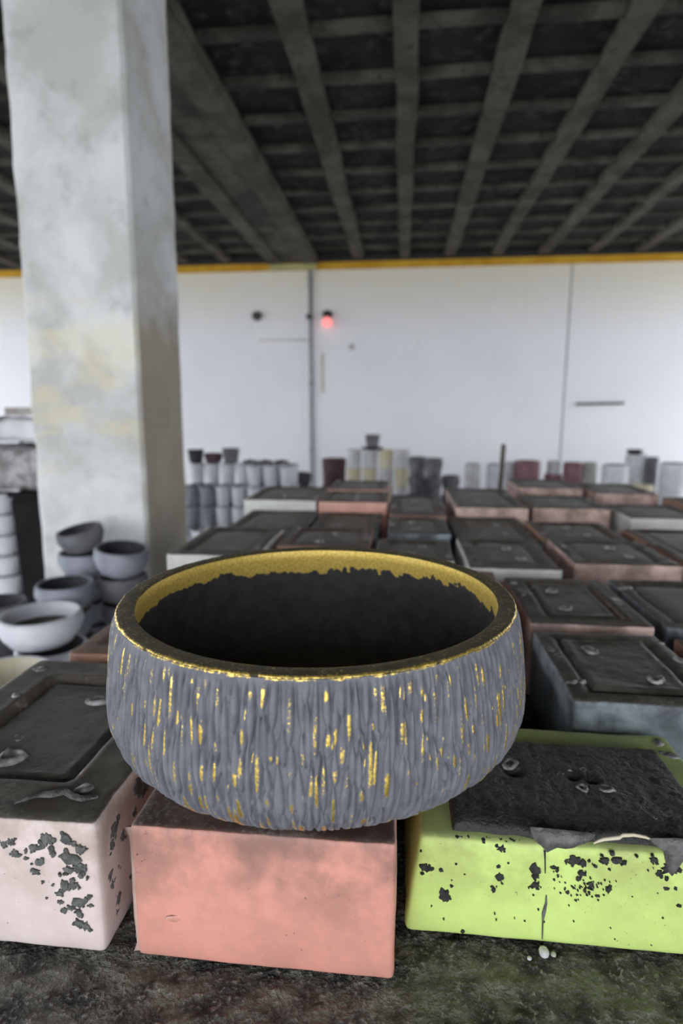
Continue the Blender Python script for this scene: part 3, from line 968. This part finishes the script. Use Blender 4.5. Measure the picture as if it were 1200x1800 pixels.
GF = [(0.0256, 0.8756, 0.0028), (0.0307, 0.8761, 0.0014), (0.0415, 0.8524, 0.0037), (0.0473, 0.8612, 0.0011), (0.0388, 0.8756, 0.0014), (0.0507, 0.8825, 0.0008), (0.0857, 0.8994, 0.0022), (0.0844, 0.8833, 0.0014), (0.0858, 0.8742, 0.0028), (0.0815, 0.861, 0.002), (0.113, 0.8824, 0.004), (0.1146, 0.8688, 0.0022), (0.1282, 0.8861, 0.0017), (0.1313, 0.8853, 0.0011), (0.1435, 0.8942, 0.0033), (0.151, 0.8915, 0.0022), (0.1497, 0.8823, 0.002), (0.158, 0.8729, 0.002), (0.1669, 0.8952, 0.0025), (0.1717, 0.8697, 0.002), (0.1763, 0.896, 0.0028), (0.1821, 0.8954, 0.0014), (0.0579, 0.8183, 0.0011), (0.2041, 0.8997, 0.0022), (0.2177, 0.8931, 0.005), (0.2206, 0.9022, 0.0033), (0.2157, 0.875, 0.0014), (0.2222, 0.8756, 0.0011), (0.1908, 0.9018, 0.0008), (0.1403, 0.8643, 0.0011), (0.0921, 0.8873, 0.0008), (0.1481, 0.8776, 0.0017), (0.1536, 0.8668, 0.0011), (0.1636, 0.8631, 0.0011), (0.1317, 0.8785, 0.0008), (0.1134, 0.8745, 0.0011), (0.0881, 0.8675, 0.0008), (0.0246, 0.8778, 0.0022), (0.2265, 0.8602, 0.0011), (0.2149, 0.8839, 0.0014), (0.1597, 0.8901, 0.0011), (0.1647, 0.8995, 0.0011), (0.172, 0.9024, 0.0014)]
rq = random.Random(9)
for k in range(70):
    GF.append((min(0.235, max(0.02, rq.gauss(0.153, 0.016))), rq.gauss(0.871, 0.008), rq.uniform(0.0003, 0.0007)))
for k in range(25):
    GF.append((rq.uniform(0.02, 0.22), rq.uniform(0.82, 0.895), rq.uniform(0.0003, 0.0006)))
ty = lambda v: 0.4275 - GC.y
flakes('cement_flakes', gm, GF, lambda u, v: (Vector((u - GC.x, ty(v) - 0.0003, v - TZ)), *FR), 'black_flake', 6)
rq = random.Random(4)
LF = [(0.048 + 0.052 * rq.random(), 0.4335 + rq.uniform(-0.001, 0.003), rq.uniform(0.0008, 0.0030)) for k in range(34)]
TP = (Vector((0, 0, 1)), Vector((1, 0, 0)), Vector((0, 1, 0)))
flakes('lip_flakes', gm, LF, lambda u, v: (Vector((u - GC.x, v - GC.y, GT - 0.0012)), *TP), 'black_flake', 7)

# second rank and beyond
mould(0.195, 0.367, 0.622, 0.832, 0.932, 'blue', 'dark topped blue grey rubber mould with two pour plugs, behind the lime one', near=True, frame=0.02, depth=0.004, rad=0.006, crumbs=8)
mould(-0.04, 0.150, 0.690, 0.862, 0.915, 'blue', 'blue grey rubber mould mostly hidden behind the bowl, beside the dark one', near=False)
mould(0.199, 0.380, 0.862, 1.110, 0.932, 'rose', 'brownish rose rubber mould with pale front edge, third back on the right', near=True, frame=0.03, depth=0.006, crumbs=6)
mould(0.02, 0.183, 0.885, 1.120, 0.940, 'terracotta', 'rose brown rubber mould just behind the right rim of the bowl')
mould(0.395, 0.60, 0.600, 0.840, 0.925, 'brown', 'dark brown rubber mould cut by the right edge, beside the blue grey one')
mould(0.398, 0.60, 0.870, 1.125, 0.930, 'blue', 'blue edged rubber mould cut by the right edge, in front of the pale pink one', crumbs=8, frame=0.02)
mould(0.366, 0.585, 1.228, 1.470, 0.932, 'rose', 'rubber mould with broad pale pink front face, mid right', crumbs=9)
mould(0.366, 0.580, 1.482, 1.735, 0.925, 'brown', 'dark topped rubber mould right behind the broad pale pink one', crumbs=6)
mould(0.605, 0.84, 1.265, 1.640, 0.928, 'brown', 'long dark rubber mould at the right edge, beside the pale pink one', plugs=0, crumbs=5)
mould(0.142, 0.330, 1.178, 1.462, 0.930, 'offwhite', 'dark topped rubber mould with thin off-white front edge behind the bowl rim', crumbs=3)
mould(0.150, 0.365, 1.490, 1.850, 0.914, 'blue', 'dark rubber mould between the off-white edged one and the bright pink edged one')
mould(0.176, 0.405, 1.868, 2.330, 0.942, 'rose', 'long rubber mould with bright pink front edge, centre right rear', crumbs=12)
mould(0.424, 0.668, 1.902, 2.190, 0.938, 'rose', 'rubber mould with worn pink front edge, far right of centre', crumbs=7)
mould(0.468, 0.712, 2.345, 2.640, 0.946, 'rose', 'farthest pink edged rubber mould, in front of the maroon pots', crumbs=6)
mould(0.732, 0.96, 2.255, 2.560, 0.940, 'rose', 'low pinkish rubber mould at the far right, before the white drums', crumbs=3)
mould(0.690, 0.92, 1.795, 2.060, 0.930, 'offwhite', 'dark rubber mould with dull white front edge, at the right edge', plugs=0, crumbs=3)
mould(0.955, 1.18, 1.95, 2.22, 0.935, 'brown', 'brown rubber mould at the far right edge of the table', crumbs=3)
mould(-0.545, -0.290, 1.955, 2.310, 0.942, 'offwhite', 'rubber mould with clean white front face, left of the salmon edged one', crumbs=4)
mould(-0.280, -0.044, 1.938, 2.210, 0.942, 'salmon', 'rear rubber mould with salmon front face, right of the white fronted one', crumbs=12)
mould(-0.285, -0.050, 2.225, 2.520, 0.945, 'salmon', 'salmon rubber mould at the back of the table, left of centre', crumbs=9)
mould(-0.505, -0.275, 1.585, 1.920, 0.912, 'blue', 'low dark rubber mould in front of the white fronted one', plugs=0, crumbs=2)
mould(-0.260, -0.062, 1.600, 1.905, 0.912, 'blue', 'low dark rubber mould in front of the salmon fronted one', plugs=1, crumbs=2)
mould(-0.520, -0.315, 1.215, 1.525, 0.932, 'offwhite', 'dark topped rubber mould with white front corner, at the left table edge', plugs=0, crumbs=3)
mould(-0.295, -0.072, 1.330, 1.560, 0.930, 'brown', 'brown edged rubber mould with white specks, just above the bowl rim', crumbs=10)
mould(-0.033, 0.132, 1.505, 1.745, 0.930, 'blue', 'pale blue edged rubber mould, centre of the middle rank', crumbs=7)
mould(-0.033, 0.140, 1.775, 2.200, 0.930, 'brown', 'long dark rubber mould right of the salmon fronted one', crumbs=9)
mould(-0.055, 0.120, 1.240, 1.455, 0.926, 'offwhite', 'dark rubber mould touching the back rim of the bowl, centre', crumbs=3)
mould(-0.440, -0.225, 0.690, 0.900, 0.930, 'terracotta', 'terracotta brown rubber mould between white mould and bowl at left', plugs=0, crumbs=2, frame=0.03)

# small scraps lying on the table front
random.seed(8)
for i, (x, y, s, lab) in enumerate(((0.1227, 0.4190, 0.0046, 'larger white pebble on the table before the lime mould'),
                                    (0.1103, 0.4142, 0.0018, 'tiny white pebble left of the larger one by the lime mould'),
                                    (0.1306, 0.4195, 0.0022, 'tiny grey pebble right of the larger one by the lime mould'))):
    o = link('pebble', lathe_me('pebble', [(s * .5, 0), (s * .9, s * .35), (s, s * .8), (s * .8, s * 1.25), (s * .4, s * 1.5)], 14, True, 0.25, i + 3), 'pot_white' if i < 2 else 'pot_sage', None, (x, y, TZ - 0.0015))
    tag(o, lab, 'pebble', 'pebbles on the table edge')
bm = bmesh.new()
pv = None
for i in range(7):
    f = i / 6
    row = [bm.verts.new((-0.2165 + 0.004 * math.sin(f * 4), 0.400 + 0.02 * f, TZ - 0.001)), bm.verts.new((-0.2135 + 0.003 * math.sin(f * 5), 0.400 + 0.02 * f, TZ + 0.012 + 0.008 * math.sin(f * 3))),
           bm.verts.new((-0.2095, 0.402 + 0.02 * f, TZ + 0.014 + 0.010 * math.sin(f * 3)))]
    if pv:
        for k in range(2):
            bm.faces.new((pv[k], pv[k + 1], row[k + 1], row[k]))
    pv = row
bmesh.ops.solidify(bm, geom=bm.faces[:], thickness=0.0008)
tag(link('plastic_scrap', mesh_bm(bm, 'plastic_scrap', True), 'pot_bright'), 'crumpled white plastic scrap between white and salmon moulds', 'scrap')

# stick standing behind the far moulds
o = link('wooden_stick', box_me('wooden_stick', -0.008, 0.008, -0.008, 0.008, 0, 0.29, 0.002), 'wood', None, (0.432, 2.60, TZ), (R(1), R(1.5), 0.3))
tag(o, 'thin dark stick standing upright behind the rear moulds', 'stick')

# ------------------------------------------------------------------ pots
def bowl_prof(r, h, foot=0.55, wall=0.10, bulge=0.06, lip=0.0):
    t = r * wall
    out = [(r * foot, 0), (r * (foot + 0.22), h * 0.10), (r * (0.93), h * 0.36), (r * (1.0 + bulge), h * 0.66), (r * (1 + bulge * 0.5 + lip), h * 0.93), (r * (0.985 + lip), h)]
    inn = [(r - t, h * 0.985), (r * (1 + bulge) - t * 1.3, h * 0.62), (r * 0.90 - t, h * 0.36), (r * foot * 0.9, h * 0.18), (0.0, h * 0.16)]
    return out + inn


def cup_prof(r, h, foot=0.78, wall=0.12):
    t = r * wall
    return [(r * foot * 0.94, 0), (r * foot, h * 0.03), (r * (foot + (1 - foot) * 0.5), h * 0.5), (r * 0.985, h * 0.95), (r, h), (r - t, h * 0.995), (r * (foot + (1 - foot) * 0.45) - t, h * 0.5), (r * foot - t, h * 0.12), (0, h * 0.1)]


def two_tone(me, mat_out, mat_in, n_out, seg):
    me.materials.append(M[mat_out])
    me.materials.append(M[mat_in])
    for i, p in enumerate(me.polygons):
        ringi = i // seg
        if ringi >= n_out and len(p.vertices) == 4 or i == len(me.polygons) - 1:
            p.material_index = 1
    return me


MESH = {}


def bowl_me(r, h, mo, mi='pot_inside', foot=0.55, bulge=0.06, lip=0.0):
    k = ('b', r, h, mo, mi, foot, bulge, lip)
    if k not in MESH:
        MESH[k] = two_tone(lathe_me('bowl', bowl_prof(r, h, foot, 0.10, bulge, lip), 32, True, 0.02, len(MESH)), mo, mi, 6, 32)
    return MESH[k]


def cup_me(r, h, mo, mi='pot_inside', foot=0.78):
    k = ('c', r, h, mo, mi, foot)
    if k not in MESH:
        MESH[k] = two_tone(lathe_me('cup', cup_prof(r, h, foot), 24, True, 0.02, len(MESH)), mo, mi, 5, 24)
    return MESH[k]


def pot(name, me, loc, label, cat, group=None, rot=None):
    return tag(link(name, me, None, None, loc, rot), label, cat, group)


ORD = ['first', 'second', 'third', 'fourth', 'fifth', 'sixth', 'seventh', 'eighth', 'ninth']
TIER = ['topmost', 'second from top', 'third from top', 'fourth from top', 'fifth from top', 'sixth from top', 'seventh from top', 'eighth from top', 'ninth from top']
GP = 'bowls piled by the column'
# pile in front of the column: (x, y, top-rim z, radius, height, material, label, tilt)
def pile(x, y, zt, items, low_mat, low_label, rlow, seed):
    """items from the top down: (r, h, mat, label, rot); then plain bowls down to the floor"""
    rn = random.Random(seed)
    z = zt
    for (r, h, mt, lab, rot, inside) in items:
        z -= h
        pot('cement_bowl', bowl_me(r, h, mt, inside), (x + (0.028 if 'directly' in lab else 0), y, z), lab, 'bowl', GP, rot)
        z -= 0.002
    n = max(1, round(z / 0.095))
    h = z / n - 0.001
    for k in range(n):
        z2 = z - (k + 1) * (z / n)
        pot('cement_bowl', bowl_me(round(rlow, 4), round(h, 4), low_mat), (x + rn.uniform(-.006, .006), y + rn.uniform(-.006, .006), max(0.0, z2)), low_label + ', ' + ('upper', 'second down', 'third down', 'fourth down', 'fifth down', 'sixth down', 'seventh down', 'eighth down', 'lowest')[k], 'bowl', GP)


pile(-1.062, 1.55, 0.655, [(0.112, 0.098, 'pot_bright', 'wide white bowl facing up at lower left of the column', (0, 0, 0), 'pot_bright'),
                           (0.098, 0.10, 'pot_bright', 'white bowl directly under the wide white bowl', None, 'pot_dark')], 'pot_white', 'pale bowl low in the stack under the wide white bowl', 0.095, 1)
pile(-0.985, 1.28, 0.585, [(0.118, 0.10, 'pot_bright', 'white bowl cut by the left edge, nearest the pale mould', (R(4), R(6), 0), 'pot_cream')], 'pot_bright', 'white bowl low in the stack at the left edge', 0.115, 2)
pile(-1.115, 1.77, 0.680, [(0.090, 0.092, 'pot_bluegrey', 'blue grey bowl left of centre in the pile by the column', None, 'pot_dark')], 'pot_bluegrey', 'blue grey bowl low in the stack before the column', 0.085, 3)
pile(-1.180, 2.02, 0.815, [(0.080, 0.088, 'pot_grey', 'dark grey bowl topmost of the pile by the column', (R(8), R(-9), 0), 'pot_dark'),
                           (0.093, 0.095, 'pot_bluegrey', 'blue grey bowl just under the topmost dark grey one', (0, 0, 0), 'pot_dark')], 'pot_bluegrey', 'blue grey bowl low in the stack against the column', 0.088, 4)
pile(-0.982, 1.90, 0.775, [(0.088, 0.10, 'pot_bluegrey', 'blue grey bowl at the right of the pile, tilted against the column', (R(3), R(7), 0), 'pot_dark')], 'pot_grey', 'grey bowl low in the right stack by the column', 0.082, 5)
pile(-1.375, 1.78, 0.60, [(0.092, 0.09, 'pot_grey', 'dark grey bowl at the left edge beside the white bowls', None, 'pot_dark')], 'pot_dark', 'dark bowl low in the stack at the left edge', 0.088, 6)

for ob_ in list(COL.objects):
    if ob_.get('label', '').startswith('wide white bowl facing up'):
        link('dark_fill', lathe_me('dark_fill', [(0.085, 0), (0.101, 0.030), (0.104, 0.036), (0.09, 0.039), (0.05, 0.037), (0.004, 0.038)], 32), 'pot_inside', ob_, (0, 0, 0.016))
# left of the column: white bowl stack, black bin, sacks
LY = 2.95
for k in range(7):
    pot('white_bowl', bowl_me(0.085, 0.114, 'pot_bright', foot=0.7), (-2.185, LY - 0.02, 0.115 * k), 'white bowl in the straight stack at the left edge, ' + TIER[6 - k], 'bowl', 'white bowls in the stack left of the column')
bn = tag(empty('black_bin', (-1.935, LY + 0.05, 0)), 'tall black plastic bin standing left of the column', 'bin')
bm = bmesh.new()
bmesh.ops.create_cube(bm, size=1)
for v_ in bm.verts:
    t = 1.0 if v_.co.z > 0 else 0.88
    v_.co = Vector((v_.co.x * 0.27 * t, v_.co.y * 0.30 * t, 0.395 + v_.co.z * 0.79))
bmesh.ops.bevel(bm, geom=bm.edges[:], offset=0.015, segments=2, affect='EDGES')
link('bin_body', mesh_bm(bm, 'bin_body'), 'black', bn)
link('bin_lid', box_me('bin_lid', -0.145, 0.145, -0.16, 0.16, 0.79, 0.815, 0.008), 'black', bn)


def sack(loc, sx, sy, sz, mat, seed):
    me = rounded_block('sack', sx, sy, sz, min(sz * 0.42, 0.1), 0.03, 0.0, None, 0.02, seed)
    return link('cement_sack', me, mat, None, loc)


tag(sack((-2.06, LY + 0.05, 0.818), 0.52, 0.30, 0.245, 'sack', 3), 'grey marbled sack on the black bin left of the column', 'sack')
tag(sack((-2.06, LY + 0.05, 1.085), 0.54, 0.30, 0.12, 'sack_white', 9), 'white sack lying over the grey marbled sack', 'sack')
tag(link('short_board', box_me('short_board', -0.09, 0.09, -0.12, 0.12, 0, 0.04, 0.004), 'board', None, (-1.98, LY + 0.05, 1.222)), 'short weathered board on top of the white sack', 'board')

# stacked pale cups right of the column, far side
GC_ = 'pale cups stacked right of the column'
rn = random.Random(21)
cupA = cup_me(0.053, 0.142, 'pot_bright')
cupB = cup_me(0.053, 0.142, 'pot_bluegrey')
cols_x = [-0.364, -0.336, -0.308, -0.280, -0.252, -0.224, -0.196]
for row, (yy, topz) in enumerate(((3.92, 0.87), (4.045, 0.93))):
    for ci, f in enumerate(cols_x):
        x = f * 4.0 * 1.02 + 0.015 + (0.0 if row == 0 else 0.008)
        n = 6 if row else (5 if ci < 4 else 6)
        hgt_ = 0.146
        z = 0.0
        for k in range(n):
            blue = ci < 2 and row == 0 and k < 5
            pot('cement_cup', cupB if blue else cupA, (x + rn.uniform(-.002, .002), yy + rn.uniform(-.004, .004), z),
                ('blue grey' if blue else 'pale') + ' cement cup, ' + TIER[n - 1 - k] + ' of the ' + ORD[ci] + ' ' + ('rear' if row else 'front') + ' stack from the column', 'cup', GC_, (0, 0, rn.uniform(0, 6)))
            z += hgt_
ztop = 6 * 0.146
pot('dark_pot', cup_me(0.062, 0.10, 'pot_grey'), (-1.215, 4.06, ztop + 0.001), 'dark grey pot topmost on the pale cups', 'pot')
pot('maroon_dish', bowl_me(0.062, 0.065, 'pot_darkmaroon', foot=0.7), (-1.345, 4.06, ztop + 0.001), 'dull maroon dish lying on the pale cups', 'dish')
pot('dark_pot', cup_me(0.058, 0.09, 'pot_dark'), (-1.475, 4.06, ztop + 0.001), 'black pot on the pale cups next to the column', 'pot')
for i, x in enumerate((-1.075, -0.965, -0.85)):
    pot('dark_saucer', lathe_me('saucer', [(0.05, 0), (0.054, 0.008), (0.05, 0.016), (0.012, 0.018), (0.01, 0.024), (0.004, 0.026)], 20), (x, 4.06, ztop + 0.001),
        ('dark saucer on the pale cups nearest the dark grey pot', 'dark saucer on the pale cups, middle of three', 'dark saucer on the pale cups, right of three')[i], 'saucer', 'dark saucers on the pale cups').data.materials.append(M['pot_dark'])

# white jars beside the table's left edge
for k in range(5):
    pot('white_jar', cup_me(0.055, 0.155, 'pot_bright'), (-0.775, 2.20, 0.1565 * k), 'white jar in the stack beside the left table edge, ' + TIER[4 - k], 'jar', 'white jars beside the table')
for k in range(7):
    pot('pale_dish', bowl_me(0.075, 0.115, 'pot_white', 'pot_bright', 0.5), (-0.665, 2.02, 0.117 * k), 'pale round dish in the stack at the left table edge, ' + TIER[6 - k], 'dish', 'pale dishes beside the table')

# dark dome-like pot between the cups and the pipe, maroon pot
def stack(name, me, x, y, h, n, label, cat, group, rot=True):
    for k in range(n):
        pot(name, me, (x, y, k * (h + 0.001)), label + ', ' + TIER[n - 1 - k], cat, group, (0, 0, k * 1.1) if rot else None)
    return n * (h + 0.001)


stack('dark_bowl', bowl_me(0.13, 0.17, 'pot_dark', 'pot_dark', 0.7), -0.1836 * 5.2, 5.2, 0.17, 4, 'black bowl stacked left of the wall pipe', 'bowl', 'black bowls by the wall pipe')
zt_ = stack('maroon_pot', cup_me(0.12, 0.26, 'pot_darkmaroon', foot=0.88), -0.1163 * 5.6, 5.6, 0.26, 3, 'dark maroon pot stacked right of the wall pipe', 'pot', 'dark maroon pots by the wall pipe')

# cream and white planters
YS = 5.5
for i, (f, ms, n) in enumerate(((-0.0815, ('pot_white', 'pot_cream', 'pot_white', 'pot_cream', 'pot_white'), 5), (-0.0538, ('pot_cream', 'pot_white', 'pot_white', 'pot_cream', 'pot_white'), 5),
                                (-0.0263, ('pot_white', 'pot_white', 'pot_cream', 'pot_white', 'pot_cream'), 5), (0.001, ('pot_white', 'pot_cream', 'pot_white', 'pot_cream', 'pot_white'), 5))):
    for k in range(n):
        pot('planter', cup_me(0.070, 0.174, ms[k], 'pot_cream', 0.9), (f * YS, YS, 0.176 * k),
            ('cream' if ms[k] == 'pot_cream' else 'white') + ' planter, ' + TIER[4 - k] + ' of the ' + ORD[i] + ' stack right of the maroon pots', 'planter', 'cream and white planters in stacks')
pot('dark_tray', lathe_me('tray', [(0.10, 0), (0.105, 0.012), (0.10, 0.022), (0.02, 0.026)], 24), (-0.050 * YS, YS, 0.8805), 'dark round tray on the cream planters', 'tray').data.materials.append(M['pot_dark'])
pot('dark_pot', cup_me(0.072, 0.11, 'pot_grey'), (-0.050 * YS, YS, 0.908), 'dark grey pot topmost on the cream planters', 'pot')

# dark round pots
for i, (f, n, y, mt) in enumerate(((0.0272, 5, 5.3, 'pot_grey'), (0.0545, 5, 5.15, 'pot_grey'), (0.0845, 4, 5.3, 'pot_grey'), (0.040, 4, 4.9, 'pot_dark'))):
    stack('round_pot', bowl_me(0.075, 0.165, mt, 'pot_dark', 0.7, 0.10), f * y, y, 0.165, n, ('charcoal round pot in the ' + ('left', 'middle', 'right', '')[i] + ' dark stack at centre') if mt == 'pot_grey' else 'black round pot in front of the charcoal stacks', 'pot', 'dark round pots at centre')

# white drums, maroon drums and others along the wall
def drum_me(r, h, mo):
    k = ('d', r, h, mo)
    if k not in MESH:
        pr = [(r * .96, 0), (r, h * .02)]
        for q in range(1, 8):
            pr += [(r * 0.99, h * (q / 8 - .03)), (r * 1.012, h * q / 8), (r * 0.99, h * (q / 8 + .03))]
        pr += [(r, h * .97), (r * .97, h), (r * .88, h), (r * .86, h * .5), (0, h * .4)]
        MESH[k] = two_tone(lathe_me('drum', pr, 28, True), mo, 'pot_inside', len(pr) - 3, 28)
    return MESH[k]


YB = 6.0
for (f, y, r, h, n, mt, lab) in ((0.1203, 6.0, 0.075, 0.236, 3, 'pot_white', 'small ribbed white drum left of the upright stick'),
                                 (0.1562, 6.0, 0.075, 0.236, 3, 'pot_bright', 'small ribbed white drum next to the upright stick'),
                                 (0.1830, 6.2, 0.07, 0.236, 3, 'pot_white', 'pale drum half hidden by the upright stick'),
                                 (0.2097, 6.0, 0.125, 0.247, 3, 'pot_maroon', 'wide maroon drum, left of the maroon group'),
                                 (0.2530, 6.1, 0.085, 0.200, 3, 'pot_maroon', 'narrow maroon drum, middle of the maroon group'),
                                 (0.2837, 6.0, 0.090, 0.243, 3, 'pot_maroon', 'maroon drum at the right of the maroon group'),
                                 (0.3111, 6.1, 0.072, 0.240, 3, 'pot_sage', 'sage grey drum between maroon and white drums'),
                                 (0.3520, 5.8, 0.118, 0.243, 3, 'pot_bright', 'wide bright white drum right of the sage one'),
                                 (0.3836, 6.4, 0.105, 0.262, 3, 'pot_white', 'pale drum standing behind the wide white one'),
                                 (0.4100, 6.3, 0.055, 0.255, 3, 'pot_grey', 'slim grey drum between the two wide white ones'),
                                 (0.4430, 5.9, 0.118, 0.247, 3, 'pot_bright', 'wide bright white drum nearest the right edge')):
    top = stack('cement_drum', drum_me(r, h, mt), f * y, y, h, n, lab, 'drum', 'drums stacked along the back wall')
    if lab.startswith('narrow'):
        pot('white_jar', cup_me(0.07, 0.13, 'pot_white', foot=0.9), (f * y, y, top), 'white jar on the narrow maroon drum', 'jar')
    if lab.startswith('pale drum standing'):
        pot('dark_bowl', bowl_me(0.075, 0.05, 'pot_dark', 'pot_dark'), (f * y - 0.02, y, top), 'small dark bowl on the pale drum behind', 'bowl')
stack('small_bowl', bowl_me(0.09, 0.115, 'pot_cream', 'pot_cream'), 0.397 * 5.5, 5.5, 0.115, 5, 'cream bowl low between the two wide white drums', 'bowl', 'cream bowls between the white drums')

# ------------------------------------------------------------------ things on the back wall
def cyl_part(name, r, y0, y1, x, z, mat, parent, seg=20):
    me = lathe_me(name, [(r * 0.9, 0), (r, (y1 - y0) * 0.15), (r, (y1 - y0) * 0.8), (r * 0.8, y1 - y0)], seg)
    return link(name, me, mat, parent, (x, -y0, z), (R(90), 0, 0))


pp = tag(empty('wall_pipe', (-1.237, WY, 0)), 'vertical grey pipe running down the white back wall', 'pipe')
link('tube', lathe_me('tube', [(0.026, 0.02), (0.026, 1.0), (0.026, 2.0), (0.026, 3.055)], 16), 'pipe', pp, (0, -0.03, 0))
for z in (0.7, 1.6, 2.46, 2.95):
    link('clamp', box_me('clamp', -0.036, 0.036, -0.06, -0.001, z - 0.012, z + 0.012, 0.003), 'pipe', pp)
cyl_part('dark_boss', 0.035, 0.055, 0.085, -0.02, 2.464, 'dark', pp)
kb = tag(empty('junction_box', (-1.968, WY, 2.489)), 'round black junction box on the wall left of the pipe', 'junction box')
cyl_part('box_body', 0.062, 0.0, 0.06, 0, 0, 'dark', kb)
cyl_part('box_lid', 0.05, 0.06, 0.075, 0, 0, 'wood', kb)
lp = tag(empty('wall_lamp', (-1.01, WY, 2.44)), 'small wall lamp with glowing pinkish red bulb', 'lamp')
link('lamp_holder', box_me('lamp_holder', -0.06, 0.06, -0.09, 0.0, 0.0, 0.10, 0.02), 'dark', lp)
link('bulb', lathe_me('bulb', [(0.018, 0.015), (0.045, -0.01), (0.068, -0.045), (0.062, -0.08), (0.035, -0.105), (0.004, -0.112)], 24), 'bulb', lp, (0, -0.075, 0.0))
tag(link('trunking', box_me('trunking', -0.022, 0.022, -0.012, 0, -0.26, 0.26, 0.003), 'strip', None, (-1.083, WY, 1.74)), 'beige vertical cable trunking below the red lamp', 'trunking')
tag(link('conduit', lathe_me('conduit', [(0.011, 0), (0.011, 0.33), (0.011, 0.66)], 12), 'strip', None, (-1.95, WY - 0.012, 2.171), (0, R(90), 0)), 'thin pale horizontal conduit between junction box and pipe', 'conduit')
sp = tag(empty('wall_socket', (-0.689, WY, 2.076)), 'small grey round socket on the wall right of the lamp', 'socket')
cyl_part('socket_base', 0.036, 0.0, 0.018, 0, 0, 'pipe', sp)
cyl_part('socket_cap', 0.022, 0.018, 0.03, 0, 0, 'strip', sp)
rl = tag(empty('wall_rail', (2.546, WY, 1.328)), 'dark horizontal rail fixed on the wall at right', 'rail')
link('rail_bar', box_me('rail_bar', -0.30, 0.30, -0.05, -0.02, -0.016, 0.016, 0.004), 'wood', rl, None, (0, R(-1.2), 0))
for x in (-0.24, 0.24):
    link('bracket', box_me('bracket', x - 0.012, x + 0.012, -0.022, 0, -0.012, 0.012), 'dark', rl)
